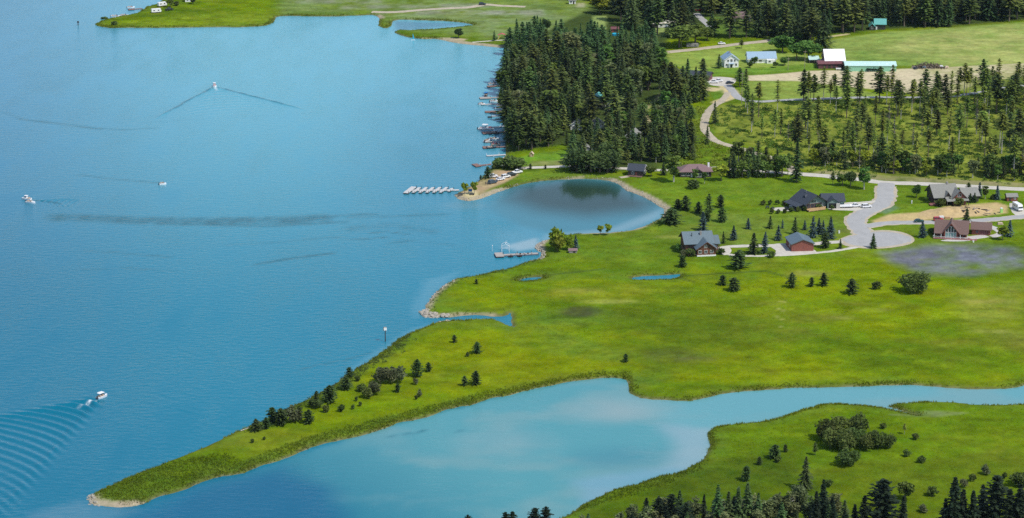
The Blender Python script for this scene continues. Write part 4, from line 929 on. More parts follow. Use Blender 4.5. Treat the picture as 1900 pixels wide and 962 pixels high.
# thinned stand on the right
clearline('1345,200 1335,222 1332,240 1345,256 1380,268 1440,280 1470,296', 9); clearline('1330,275 1365,288 1410,300 1445,310', 7); clearline('1308,240 1316,262 1340,282', 8)
clearline('1305,262 1318,290 1345,306 1385,314', 8); clearline('1296,245 1306,275', 7)
C_ = fill(STAND, 120, 6.2, 12); r = random.Random(21)
C_.sort(key=lambda q: q[1])
for x, y in C_:
    u, v = UV(np.array(x), np.array(y)); u, v = float(u), float(v)
    if v < 215: z_ = 'tall thin pine along the paved farm lane at the top of the thinned stand'
    elif u < 1450: z_ = "thin pine in the left of the thinned stand inside the dirt track's curve"
    elif u < 1690: z_ = 'thin pine in the middle of the brushy thinned stand'
    else: z_ = 'thin pine in the right part of the brushy thinned stand'
    k = r.choice(('thin', 'thin', 'thin', 'thin', 'pine', 'snag') if v > 215 else ('thin', 'thin', 'thin', 'pine')); z_ = z_.replace('thin pine', {'thin': 'thin pine', 'pine': 'bushy pine', 'snag': 'dead pine'}[k]) + (', front half' if v > 265 else ''); tree(k, (x, y, hgt(x, y)), r.uniform(12, 21) if k != 'snag' else r.uniform(8, 14), z_, 'pines: ' + z_, r.uniform(.85, 1.3), r)
for i, (x, y) in enumerate(fill("1470,186 1620,183 1700,182 1760,181 1910,160 1990,152 1990,185 1910,196 1740,198 1470,200", 42, 4.0, 13)):
    k = r.choice(('thin', 'thin', 'pine')); tree(k, (x, y, hgt(x, y)), r.uniform(14, 21), 'slender pine in the roadside row between soil field and thinned stand', 'pines in the roadside row', r.uniform(.9, 1.2), r)
for x, y in fill("1830,188 1910,182 2000,175 2000,215 1850,215", 14, 4, 31): tree(r.choice(('pine', 'thin')), (x, y, hgt(x, y)), r.uniform(17, 23), 'tall pine in the thick group at the right edge, by the farm lane', 'pines in the thick group at the right edge', 1.1, r)
# belt of young trees along the gravel road
for x, y in fill("1500,308 1560,316 1640,323 1760,330 1910,337 2000,341 2000,322 1900,318 1760,312 1640,306 1520,296", 80, 2.6, 14):
    k = r.choice(('poplar', 'poplar', 'pine', 'round', 'yellow', 'fir')); tree(k, (x, y, hgt(x, y)), r.uniform(6, 12), {'poplar': 'slim aspen', 'pine': 'young pine', 'round': 'round leafy tree', 'yellow': 'yellow-green tree', 'fir': 'young fir'}[k] + ' in the belt above the gravel road, ' + ('left of the paved junction' if float(UV(np.array(x), np.array(y))[0]) < 1650 else 'behind the grey-roofed house' if float(UV(np.array(x), np.array(y))[0]) < 1830 else 'at the right edge'), 'young trees in the belt above the gravel road', r.uniform(.8, 1.2), r)
for x, y in fill("1330,330 1400,332 1440,330 1480,326 1470,306 1430,298 1380,286 1335,276 1310,300", 34, 3.2, 15):
    k = r.choice(('poplar', 'pine', 'round', 'fir', 'fir')); tree(k, (x, y, hgt(x, y)), r.uniform(8, 14), 'tree in the thick clump where dirt track meets gravel road', 'trees where the dirt track meets the gravel road', r.uniform(.8, 1.15), r)
for x, y in fill("1210,312 1245,300 1330,298 1310,262 1300,235 1262,205 1205,222 1240,262", 46, 4.2, 17):
    k = r.choice(('poplar', 'pine', 'fir', 'fir', 'thin')); tree(k, (x, y, hgt(x, y)), r.uniform(9, 17), {'poplar': 'slim aspen', 'pine': 'bushy pine', 'fir': 'dark fir', 'thin': 'thin pine'}[k] + ' in the mixed wood ' + ('below the sandy clearing' if float(UV(np.array(x), np.array(y))[1]) < 262 else 'behind the brown-roofed house'), 'trees of the mixed wood beside the dirt track', r.uniform(.85, 1.2), r)
for x, y in fill("1070,322 1155,322 1160,312 1120,306 1070,308", 18, 2.8, 19):
    tree(r.choice(('fir', 'pine', 'oak')), (x, y, hgt(x, y)), r.uniform(8, 12), 'dark bushy tree in the roadside clump left of the dark cabin', 'roadside trees left of the dark cabin', r.uniform(1, 1.4), r)
trees("""fir 1478 338 80 .95|very tall fir at the bend behind the dark lodge
pine 1545 344 26 .9|dark tree left in the roadside row behind the dark lodge
round 1563 345 26 1.1|round dark tree in the roadside row behind the dark lodge
oak 1578 346 28 .7|broad dark tree in the middle of the roadside row behind the lodge
poplar 1603 352 46 1.1|tall green tree nearest the paved road junction
fir 1326 230 42 1.0|lone dark fir on the outside of the dirt track's curve
fir 1312 268 34 1.0|dark fir inside the dirt track's lower bend
pine 1200 166 40 1.2|pine above the sandy clearing
pine 1268 192 46 1.2|left pine of the group below the dark-roofed barn house
pine 1284 190 48 1.2|middle pine of the group below the dark-roofed barn house
pine 1300 188 44 1.2|right pine of the group below the dark-roofed barn house""", 'single tall trees along tracks and roads')
# dark trees on the nearest slope, rooted below the picture
def front(txt, group):
    for ln in txt.strip().splitlines():
        a, lab = ln.split('|'); f = a.split(); u, vt, h, wd = map(float, f[1:5])
        v = vt + 60
        for _ in range(8): q = AT(u, v); v += (vt - float(UV(np.array(q.x), np.array(q.y), q.z + h)[1]))
        q = AT(u, v); tree(f[0], q, h, lab.strip(), group, wd)
front("""bigpine 1635 890 24 1.05|tall ragged pine, largest of the middle group at the bottom edge
dark 1600 920 20 .9|dark fir left of the largest ragged pine
dark 1583 936 16 .9|short dark fir at the left of the middle group
dark 1672 920 20 .8|dark fir right of the largest ragged pine
dark 1765 886 26 .95|tall pointed fir at the left of the bottom right group
dark 1782 908 22 .9|dark fir second from left in the bottom right group
dark 1800 911 22 .9|dark fir in the middle of the bottom right group
dark 1750 925 18 .9|short fir at the outer left of the bottom right group
bigpine 1842 884 25 .95|ragged dark pine in the bottom right group
dark 1868 908 22 .95|dark fir right of the ragged pine in the bottom right group
dark 1886 898 24 1.0|dark fir at the right edge of the picture
bigpine 1898 912 20 1.0|dark pine in the bottom right corner""", 'dark conifers on the nearest slope')
kind('aspen', 'aspen_tree', 'tree', 14, [(crown(broad(210 + i, 14, 2.0, 2.3, 26, 60, .36, 1, .3), 'aspen'), trunk(210 + i, 12, .15, 'palebark', 12, .25, 1.4)) for i in range(3)])
front("""aspen 1480 890 15 1.0|pale green aspen at the right of the bottom thicket
aspen 1465 905 14 1.05|pale aspen second from right in the bottom thicket
aspen 1440 908 13 1.05|pale aspen in the middle of the bottom thicket
aspen 1500 915 12 1.0|pale aspen nearest the dark fir in the bottom thicket
aspen 1425 918 12 1.05|aspen left of the middle in the bottom thicket
dark 1525 890 18 .8|slim dark fir right of the pale aspens
dark 1512 912 17 .8|dark fir among the pale aspens
fir 1385 896 19 1.0|dark fir above the left part of the bottom thicket
fir 1368 904 18 1.0|fir at the left of the bottom thicket's firs
fir 1330 900 20 .9|tall pointed fir left of the bottom thicket
fir 1350 912 17 1.0|fir between the tall pointed fir and the thicket
fir 1405 915 16 1.0|fir in front of the bottom thicket
bigpine 1245 918 14 1.0|rounded pine in the clump left of the bottom thicket
bigpine 1222 924 13 1.0|rounded pine second in the clump left of the bottom thicket
bigpine 1272 934 13 1.0|rounded pine at the right of the left clump
aspen 1200 934 12 1.0|leafy tree in the left clump above the bottom edge
aspen 1175 938 10 1.0|leafy tree at the far left of the left clump
aspen 1150 944 10 1.0|small leafy tree by the lagoon at the bottom edge
dark 1305 918 14 .7|slim fir right of the left clump
dark 1545 940 12 .9|short fir at the bottom edge right of the aspens
dark 1565 945 12 .9|second short fir at the bottom edge right of the aspens
bigpine 993 943 13 1.0|left one of two pine tops showing at the bottom edge
bigpine 1013 941 13 .9|right one of two pine tops showing at the bottom edge
bigpine 938 951 12 .9|left pine top peeping up at the middle of the bottom edge
bigpine 951 950 12 .9|right pine top peeping up at the middle of the bottom edge
bigpine 868 956 11 .9|pine top barely showing at the bottom edge
aspen 1078 952 9 1.2|small leafy top at the shore on the bottom edge""", 'trees along the bottom edge')
for x, y in fill("1090,995 1160,985 1280,972 1420,962 1560,972 1590,1060 1090,1060", 66, 3.4, 33): tree(r.choice(('fir', 'aspen', 'aspen', 'dark')), (x, y, hgt(x, y)), r.uniform(10, 14), 'tree in the thicket along the bottom edge of the picture', 'trees of the bottom thicket', r.uniform(1, 1.4), r)
for x, y in fill("1740,1010 1930,1000 1960,1100 1720,1100", 22, 5, 34): tree('dark', (x, y, hgt(x, y)), r.uniform(14, 20), 'dark fir filling the bottom right corner', 'firs filling the bottom right corner', r.uniform(.9, 1.2), r)

# ------------------------------------------------------------------ ground cover nobody could count
def tufts(name, pts, m, hr, wr, seed, n=3, lean=.3, own=0.0):
    q = np.random.default_rng(seed); pts = np.asarray(pts); k = len(pts)
    c = np.repeat(pts, n, 0); N_ = len(c); c = c + np.column_stack([q.normal(0, .25, (N_, 2)), np.zeros(N_)]); a = q.uniform(0, 6.283, N_); h = q.uniform(*hr, N_); w_ = q.uniform(*wr, N_) * .5; le = q.normal(0, lean, (N_, 2)) * h[:, None]
    d = np.stack([np.cos(a) * w_, np.sin(a) * w_, np.zeros(N_)], 1); top = c + np.column_stack([le, h])
    V_ = np.stack([c - d, c + d, top], 1).reshape(-1, 3); ix = np.clip(np.searchsorted(GX, c[:, 0]), 0, len(GX) - 1); iy = np.clip(np.searchsorted(GY, c[:, 1]), 0, len(GY) - 1); kc = K[ix, iy] * (1 - own) + c3(.200, .245, .014) * own; kc = kc * q.uniform(.85, 1.35, (N_, 1))
    o = np_mesh(name, V_, np.arange(N_ * 3).reshape(-1, 3), m, False, {'cover': np.repeat(np.concatenate([kc, np.ones((N_, 1))], 1), 3, 0)}); o['kind'] = 'stuff'; return o
sel = (X > -330) & (X < 340) & (Y > 740) & (Y < 1650) & (U > -30) & (U < 1930)
def scatter(weight, n, seed):
    q = np.random.default_rng(seed); w_ = np.where(sel, weight, 0).ravel(); w_ = w_ / w_.sum(); i = q.choice(w_.size, n, p=w_); x = X.ravel()[i] + q.uniform(-.8, .8, n); y = Y.ravel()[i] + q.uniform(-.8, .8, n)
    return np.stack([x, y, np.array([hgt(a, b) for a, b in zip(x, y)]) - .05], 1)
veg = np.clip((K[..., 1] / (K[..., 0] + K[..., 2] + .02) - .85) * 3, 0, 1) * (SD > .2)
hard = np.zeros(X.shape)
for l, h in (("1480,323 1640,339 1760,344 1910,352", 5), ("1645,340 1643,368 1606,394 1588,414 1614,444", 18), ("1606,421 1740,413 1880,404 1910,399", 8), ("1570,449 1430,456 1336,465", 9), ("1600,457 1470,473 1336,467", 7), ("958,313 1050,309 1160,313 1330,312 1480,323", 7), ("1410,189 1540,183 1700,181 1810,173 1910,158", 6), ("1335,190 1307,236 1328,262 1424,291 1474,320", 12)): hard = np.maximum(hard, pstroke(P(l), h, 2))
hard = np.maximum(hard, pmask(P("1562,446 1610,432 1668,433 1692,446 1660,457 1600,459"), 3)); veg = veg * (1 - hard)
calm = 1 - np.clip(beach, 0, 1)
tufts('shore_reeds', scatter((sstep(SD, .0, .4) - sstep(SD, 1.2, 3.4)) * calm * np.clip(.25 + 1.6 * (n1[..., 0] + n2[..., 0]), .06, 1.2) * (1 - pmask(P("915,575 970,570 970,615 915,610"), 8)), 11000, 1), 'reed', (.3, .9), (.18, .45), 2, own=.75)
tufts('meadow_grass', scatter(veg * sstep(SD, 2, 8) * (1 - wst * .5) * (.3 + np.clip(n2[..., 0] + .2, 0, 1)), 26000, 3), 'grass', (.10, .28), (.22, .5), 4, 3, .5)
mw = pmask(P("400,880 560,815 730,770 900,728 1100,690 1170,690 1170,700 900,752 700,812 560,848 420,885"), 8) + pmask(P("1060,950 1320,800 1300,870 1200,910"), 12) + pmask(P("165,918 300,860 420,840 480,880 260,938"), 8)
tufts('sedge', scatter(np.clip(mw, 0, 1) * (SD > .6), 7000, 5), 'reed', (.35, .8), (.15, .4), 6, own=.35)
def brushmass(name, pts, seed, m, size=(.5, 1.5), n=26):
    r = random.Random(seed); L_ = Leaves(seed)
    for x, y, z in pts:
        s = r.uniform(*size)
        for j in range(n): L_.rcard((x + r.gauss(0, .5) * s, y + r.gauss(0, .5) * s, z + abs(r.gauss(0, .45)) * s + .1), s * r.uniform(.16, .34), .8)
    o = link(name, mesh_from(name, L_.v, L_.f, m)); o['kind'] = 'stuff'; return o
brushmass('brush', scatter(wst * (1 - hard) * np.clip(n2[..., 0] + .35, 0, 1), 2300, 7), 8, 'brush', (.6, 1.7), 22)
brushmass('brush', scatter(pmask(P("1195,240 1310,195 1330,255 1440,290 1480,320 1340,322 1240,318"), 8) * (1 - hard), 420, 9), 10, 'brush', (.7, 1.8), 26)
brushmass('waterside_scrub', scatter((sstep(SD, .3, 1) - sstep(SD, 4, 8)) * pmask(P("455,800 640,700 735,630 760,612 770,640 660,730 480,830"), 12), 420, 11), 12, 'willow', (.4, .95), 16)
brushmass('waterside_scrub', scatter((sstep(SD, .3, 1) - sstep(SD, 3, 6)) * pmask(P("790,575 800,540 850,512 1000,480 1000,495 850,530 820,580"), 10), 170, 13), 14, 'willow', (.3, .7), 14)
brushmass('wood_undergrowth', scatter(pmask(P(PENIN), 4), 500, 15), 16, 'leaf', (.8, 2.0), 20)
# ------------------------------------------------------------------ buildings
def walls(root, x0, x1, y0, y1, h, rise, ax, m, z0=-.4, name='wall'):
    b = MB()
    if rise == 0: b.box(x0, x1, y0, y1, z0, h)
    elif ax == 'x': c = (y0 + y1) / 2; b.extr([(y0, z0), (y1, z0), (y1, h), (c, h + rise), (y0, h)], x0, x1, 'x')
    else: c = (x0 + x1) / 2; b.extr([(x0, z0), (x1, z0), (x1, h), (c, h + rise), (x0, h)], y0, y1, 'y')
    return b.build(name, m, root)
def groof(root, x0, x1, y0, y1, h, rise, ax, m, ov=.6, th=.2, name='roof', gap=.03):
    a0, a1 = (y0, y1) if ax == 'x' else (x0, x1); e0, e1 = (x0, x1) if ax == 'x' else (y0, y1); c = (a0 + a1) / 2; sl = rise / (c - a0); z = h + gap
    prof = [(a0 - ov, z - ov * sl), (c, z + rise), (a1 + ov, z - ov * sl), (a1 + ov, z - ov * sl + th), (c, z + rise + th), (a0 - ov, z - ov * sl + th)]
    r_ = MB().extr(prof, e0 - ov, e1 + ov, ax if ax == 'x' else 'y').build(name, m, root)
    tr = MB()                                           # barge boards along the gable ends
    for e in (e0 - ov - .05, e1 + ov + .003):
        p2 = [(a0 - ov, z - ov * sl - .12), (c, z + rise - .12), (a1 + ov, z - ov * sl - .12), (a1 + ov, z - ov * sl + th * .8), (c, z + rise + th * .8), (a0 - ov, z - ov * sl + th * .8)]
        tr.extr(p2, e, e + .047, 'x' if ax == 'x' else 'y')
    return r_, tr
def barge(tr, root, m): tr.build('barge_board', m, root)
def hroof(root, x0, x1, y0, y1, h, rise, m, ov=.6, name='roof'):
    x0 -= ov; x1 += ov; y0 -= ov; y1 += ov; d = (y1 - y0) / 2; c = (y0 + y1) / 2; z = h + .02
    return MB().add([(x0, y0, z), (x1, y0, z), (x1, y1, z), (x0, y1, z), (x0 + d, c, z + rise), (x1 - d, c, z + rise), (x0, y0, z - .2), (x1, y0, z - .2), (x1, y1, z - .2), (x0, y1, z - .2)],
                    [(0, 1, 5, 4), (1, 2, 5), (2, 3, 4, 5), (3, 0, 4), (1, 0, 6, 7), (2, 1, 7, 8), (3, 2, 8, 9), (0, 3, 9, 6), (6, 9, 8, 7)]).build(name, m, root)
def win(root, x, y, z, w_, h, face='front', fm='white', gm='glass', name='window', bars=1):
    """framed window whose lower edge middle is at x, y, z on a wall facing `face`"""
    f = MB(); g = MB(); e = .09
    def bx(b, u0, u1, z0, z1, d0, d1):
        if face == 'front': b.box(x + u0, x + u1, y - d1, y - d0, z0, z1)
        elif face == 'back': b.box(x + u0, x + u1, y + d0, y + d1, z0, z1)
        elif face == 'left': b.box(x - d1, x - d0, y + u0, y + u1, z0, z1)
        else: b.box(x + d0, x + d1, y + u0, y + u1, z0, z1)
    a = w_ / 2; bx(f, -a - e, a + e, z - e, z, .0, .10); bx(f, -a - e, a + e, z + h, z + h + e, .0, .10); bx(f, -a - e, -a, z, z + h, .0, .10); bx(f, a, a + e, z, z + h, .0, .10)
    for i in range(bars): c = -a + w_ * (i + 1) / (bars + 1); bx(f, c - .035, c + .035, z, z + h, .05, .09)
    o = f.build(name, fm, root); bx(g, -a, a, z, z + h, .01, .04); g.build('pane', gm, o); return o
def door(root, x, y, z, w_, h, face='front', m='white', name='door', handle=True):
    b = MB(); hd = MB(); a = w_ / 2
    if face == 'front': b.box(x - a, x + a, y - .07, y, z, z + h); hd.box(x + a * .7, x + a * .7 + .08, y - .13, y - .07, z + h * .45, z + h * .5)
    elif face == 'right': b.box(x, x + .07, y - a, y + a, z, z + h); hd.box(x + .07, x + .13, y + a * .7, y + a * .7 + .08, z + h * .45, z + h * .5)
    else: b.box(x - .07, x, y - a, y + a, z, z + h); hd.box(x - .13, x - .07, y - a * .7, y - a * .7 + .08, z + h * .45, z + h * .5)
    o = b.build(name, m, root); hd.build('handle', 'chrome', o); return o
def deck(root, x0, x1, y0, y1, z, m, railm, rail=True, name='deck'):
    d = MB().box(x0, x1, y0, y1, z - .2, z).build(name, m, root)
    sk = MB()
    n = max(2, int((x1 - x0) / 2.2))
    for i in range(n + 1):
        for yy in (y0 + .08, y1 - .08): sk.box(x0 + (x1 - x0 - .16) * i / n, x0 + (x1 - x0 - .16) * i / n + .16, yy - .08, yy + .08, -.4, z - .2)
    sk.build('deck_post', m, root)
    if rail:
        rl = MB(); rl.box(x0, x1, y0, y0 + .07, z + .9, z + 1.0); rl.box(x0, x0 + .07, y0 + .07, y1, z + .9, z + 1.0); rl.box(x1 - .07, x1, y0 + .07, y1, z + .9, z + 1.0)
        for i in range(int((x1 - x0) / .5) + 1): rl.box(x0 + .5 * i, x0 + .5 * i + .05, y0 + .01, y0 + .06, z, z + .9)
        rl.build('railing', railm, root)
    return d
def posts(root, xs, y, h, m, name='porch_post', w_=.22):
    for x in xs: MB().box(x - w_ / 2, x + w_ / 2, y - w_ / 2, y + w_ / 2, -.3, h).build(name, m, root)
def house(name, label, cat, u, v, rz, group='houses and outbuildings'): return thing(name, label, cat, AT(u, v), rz, group)
HS = 'houses of the lakeside estate'; FB = 'farm and village buildings'; CB = 'cabins in the point wood'

h = house('log_house', 'brown log house with blue-grey metal roof and front gable, nearest the lake', 'house', 1311, 476, 8, HS)
walls(h, -4.1, 4.1, 0, 5.6, 3.6, 2.9, 'y', 'log'); rr, tr = groof(h, -4.1, 4.1, 0, 9.5, 3.6, 2.9, 'y', 'blueroof', .8); barge(tr, h, 'log')
walls(h, -8.2, 3.6, 5, 16, 4.8, 3.5, 'x', 'log'); rr, tr = groof(h, -8.2, 3.6, 5, 16, 4.8, 3.5, 'x', 'blueroof', .9, gap=.05); barge(tr, h, 'log')
walls(h, 3.6, 6.6, 6.2, 14.5, 4.0, 2.3, 'x', 'log'); rr, tr = groof(h, 4.1, 6.6, 6.2, 14.5, 4.0, 2.3, 'x', 'blueroof', .7); barge(tr, h, 'log')
box('foundation', 'white', h, -4.15, 4.15, -.06, 5.0, -.4, .7)
for x in (-2.9, -.3, 2.2): win(h, x, 0, 1.5, 1.3, 1.2, fm='white')
win(h, -.5, 0, 3.9, 1.0, 1.2, fm='white'); win(h, .8, 0, 3.9, .8, 1.0, fm='log')
win(h, -6.2, 5, 1.4, 1.8, 1.5, fm='log'); win(h, -6.2, 5, 3.3, 1.6, 1.1, fm='log'); win(h, 5.2, 6.2, 1.4, 1.4, 1.4); win(h, -8.2, 9, 1.5, 1.8, 1.6, 'left', 'log'); win(h, -8.2, 13, 1.5, 1.5, 1.6, 'left', 'log'); door(h, 5.4, 6.2, .0, .1, .1, m='log')
deck(h, -8.0, -4.4, .6, 4.9, .9, 'reddeck', 'log'); MB().box(-1.3, -.6, 8.3, 9.0, 6.5, 9.0).build('chimney', 'chimney', h); MB().tube((-5, 8, 6.6), (-5, 8, 8.6), .16).build('stove_pipe', 'black', h)
posts(h, (6.9,), 6.0, 3.3, 'log')
h = house('brown_garage', 'brown wooden garage with blue-grey metal gable roof beside the drive', 'garage', 1489, 467, 7, HS)
walls(h, -4.9, 4.9, 0, 11, 3.5, 1.9, 'y', 'redwood'); rr, tr = groof(h, -4.9, 4.9, 0, 11, 3.5, 1.9, 'y', 'blueroof', .5); barge(tr, h, 'blueroof')
box('roller_door', 'redwood', h, -4.1, -.4, -.06, -.005, -.1, 2.7); box('roller_door', 'redwood', h, .3, 4.0, -.06, -.005, -.1, 2.7); win(h, -4.9, 4, 1.4, 1.2, 1.0, 'left'); door(h, -4.9, 8, 0, .95, 2.1, 'left', 'redwood'); door(h, 4.9, 7.5, 0, .95, 2.1, 'right', 'white')

h = house('dark_lodge', 'dark-roofed lodge with sage gable, orange deck and attached garage', 'house', 1513, 388.5, 27, HS)
walls(h, -5.5, 5.5, 0, 11, 3.4, 3.5, 'y', 'sage'); rr, tr = groof(h, -5.5, 5.5, -.4, 11, 3.4, 3.5, 'y', 'darkroof', 1.0); barge(tr, h, 'darkwall')
MB().extr([(-6.3, 2.75), (-6.3, 2.95), (-10.2, 2.15), (-10.2, 1.95)], .5, 11.5, 'y').build('porch_roof', 'darkroof', h); posts(h, (-10,), .8, 2.0, 'log'); posts(h, (-10,), 6, 2.0, 'log'); posts(h, (-10,), 11, 2.0, 'log')
for x in (-4.0, -1.9, .2, 2.3): win(h, x, 0, .3, 1.7, 2.5, fm='redwood', bars=1)
win(h, -1.1, 0, 3.35, 2.4, 1.1, fm='sage'); win(h, 4.5, 0, .9, 1.0, 1.5)
for y in (2.5, 5.5, 8.5): win(h, -5.5, y, .7, 1.7, 1.7, 'left', 'log')
deck(h, -5.8, 3.4, -3.2, -.1, .8, 'deckwood', 'deckwood', False); box('railing', 'deckwood', h, -5.8, 3.4, -3.3, -3.2, .3, 1.75)
MB().extr([(-1.3, 0), (1.3, 0), (0, 1.35)], 0, 2.2, 'y', Matrix.Translation((-3.4, 4.5, 4.9)) @ Matrix.Rotation(R(-90), 4, 'Z')).build('dormer', 'darkroof', h); MB().tube((-.9, 6.8, 6.0), (-.9, 6.8, 7.7), .18).build('stove_pipe', 'chrome', h)
T_ = Matrix.Rotation(R(-24), 4, 'Z')
g_ = MB().extr([(0, -.4), (8.2, -.4), (8.2, 3.0), (4.1, 5.3), (0, 3.0)], 4.0, 14.0, 'x', T_ @ Matrix.Translation((0, 3.4, 0))).build('garage_wall', 'sage', h)
MB().extr([(-.7, 2.66), (4.1, 5.34), (8.9, 2.66), (8.9, 2.86), (4.1, 5.56), (-.7, 2.86)], 3.4, 14.6, 'x', T_ @ Matrix.Translation((0, 3.4, 0))).build('garage_roof', 'darkroof', h)
MB().extr([(-2.7, -.4), (2.7, -.4), (2.7, 2.9), (0, 4.7), (-2.7, 2.9)], -1.2, 3.5, 'y', T_ @ Matrix.Translation((8.4, 2.0, 0))).build('garage_wall', 'sage', h)
MB().extr([(-3.2, 2.62), (0, 4.74), (3.2, 2.62), (3.2, 2.82), (0, 4.96), (-3.2, 2.82)], -1.7, 5.2, 'y', T_ @ Matrix.Translation((8.4, 2.0, 0))).build('garage_roof', 'darkroof', h)
MB().box(-2.1, 1.6, -.08, -.01, 0, 2.5, T_ @ Matrix.Translation((8.4, .8, 0))).build('garage_door', 'black', h); MB().box(1.3, 3.0, -.5, -.1, -.2, 2.6, T_ @ Matrix.Translation((8.4, .5, 0))).build('stone_pier', 'concrete', h)

h = house('grey_roofed_house', 'large dark-walled house with pale grey shingle roof and several gables', 'house', 1763, 378.5, 10, HS)
walls(h, -7.5, 3.2, 0, 11.5, 3.9, 4.2, 'x', 'darkwall'); rr, tr = groof(h, -7.5, 3.2, 0, 11.5, 3.9, 4.2, 'x', 'greyroof', 1.0); barge(tr, h, 'darkwall')
for y, z, hh in ((2.2, .8, 2.2), (4.6, .8, 2.2), (7.0, .8, 2.2), (4.6, 3.8, 1.9), (6.8, 3.8, 1.9)): win(h, -7.5, y, z, 1.8, hh, 'left', 'redwood')
walls(h, .2, 6.6, -2.6, 6, 3.6, 3.1, 'y', 'redwood'); rr, tr = groof(h, .2, 6.6, -2.6, 6, 3.6, 3.1, 'y', 'greyroof', .7, gap=.06); barge(tr, h, 'darkwall')
win(h, 3.4, -2.6, 3.9, 1.6, 1.4, fm='white'); win(h, 2.0, -2.6, 1.0, 1.5, 1.4, fm='darkwall'); win(h, 4.9, -2.6, 1.0, 1.5, 1.4, fm='darkwall')
walls(h, -2.6, -.6, -.9, 4, 4.3, 1.5, 'y', 'darkwall', 3.0, 'dormer'); rr, tr = groof(h, -2.6, -.6, -.9, 4, 4.3, 1.5, 'y', 'greyroof', .5, name='dormer_roof'); barge(tr, h, 'darkwall')
MB().extr([(-4.6, 2.3), (-1.0, 3.55), (-1.0, 3.75), (-4.6, 2.5)], -3.2, 7.6, 'x').build('porch_roof', 'greyroof', h); posts(h, (-3, 0, 3, 6.2, 7.4), -4.3, 2.3, 'darkwall')
walls(h, 6.6, 14.4, 1.5, 10, 3.1, 2.6, 'x', 'darkwall'); rr, tr = groof(h, 7.0, 14.4, 1.5, 10, 3.1, 2.6, 'x', 'greyroof', .7, gap=.04); barge(tr, h, 'darkwall')
win(h, 9, 1.5, 1.1, 1.3, 1.2); win(h, 12, 1.5, 1.1, 1.3, 1.2); door(h, 14.4, 5.5, 0, 2.6, 2.3, 'right', 'white', 'garage_door')
win(h, -4.6, 0, .9, 1.6, 2.0, fm='white'); win(h, -1.8, 0, .9, 1.6, 2.0, fm='redwood')
deck(h, -10.6, -4.4, -3.0, -.1, .7, 'reddeck', 'reddeck'); MB().box(-.4, .5, 5.2, 6.2, 6.5, 9.1).build('chimney', 'chimney', h)
h = house('small_shed', 'small brown shed with grey gable roof, standing alone right of the grey-roofed house', 'shed', 1878, 374, 4, HS)
walls(h, -2.5, 2.5, 0, 3.6, 2.2, 1.1, 'x', 'redwood'); rr, tr = groof(h, -2.5, 2.5, 0, 3.6, 2.2, 1.1, 'x', 'greyroof', .35); barge(tr, h, 'darkwall'); win(h, 1.2, 0, 1.1, .8, .7); door(h, -1.0, 0, 0, 1.0, 1.9, m='darkwall')

h = house('red_brown_house', 'red-brown house with brown shingle roof and tall glazed gable facing the meadow', 'house', 1764, 441, -11, HS)
walls(h, -6.6, 7.0, 0, 9.5, 3.0, 3.6, 'x', 'redwood'); rr, tr = groof(h, -6.6, 7.0, 0, 9.5, 3.0, 3.6, 'x', 'brownroof', .8); barge(tr, h, 'redwood')
walls(h, -3.0, 3.0, -1.6, 6, 3.4, 3.5, 'y', 'redwood'); rr, tr = groof(h, -3.0, 3.0, -1.6, 7, 3.4, 3.5, 'y', 'brownroof', .9, gap=.06); barge(tr, h, 'redwood')
for i, x in enumerate((-1.8, -.6, .6, 1.8)):
    hb = 2.6; win(h, x, -1.6, .35, 1.0, 2.3, fm='white', gm='tealglass', bars=0)
    hh = 2.9 if abs(x) < 1 else 1.7; win(h, x, -1.6, 2.95, 1.0, hh - .35, fm='white', gm='glass', bars=0)
MB().extr([(-2.6, 2.2), (-.6, 2.95), (-.6, 3.1), (-2.6, 2.35)], -7.4, -3.7, 'x').build('porch_roof', 'brownroof', h); MB().extr([(-2.6, 2.2), (-.6, 2.95), (-.6, 3.1), (-2.6, 2.35)], 3.7, 7.6, 'x').build('porch_roof', 'brownroof', h)
posts(h, (-7.2, -4.2, 4.2, 7.4), -2.4, 2.2, 'white')
for x in (-5.6, -4.3, 4.4, 5.9): win(h, x, 0, .6, 1.0, 1.8, fm='redwood')
for y, z in ((2.2, 1.0), (6.5, 1.0), (4.7, 3.6)): win(h, 7.0, y, z, 1.1, 1.4, 'right', 'cream')
deck(h, -7.6, 7.8, -3.8, -1.75, .35, 'reddeck', 'white'); box('terrace', 'reddeck', h, 7.2, 11.5, -3.4, 2.0, -.3, .15)
h = house('red_brown_garage', 'red-brown garage with brown shingle roof right behind the glazed house', 'garage', 1821, 436.5, -11, HS)
walls(h, -4.3, 3.9, 0, 7.0, 2.7, 2.2, 'x', 'redwood'); rr, tr = groof(h, -4.3, 3.9, 0, 7.0, 2.7, 2.2, 'x', 'brownroof', .6); barge(tr, h, 'redwood')
win(h, 3.9, 2.0, 1.0, 1.0, 1.1, 'right', 'white'); win(h, 3.9, 3.6, 3.0, .8, .9, 'right', 'cream'); door(h, 3.9, 5.2, 0, 1.0, 2.1, 'right', 'white'); win(h, -2, 0, .9, 1.1, 1.1, fm='redwood'); box('roller_door', 'maroon', h, -.9, 2.9, -.06, -.005, -.2, 2.1)

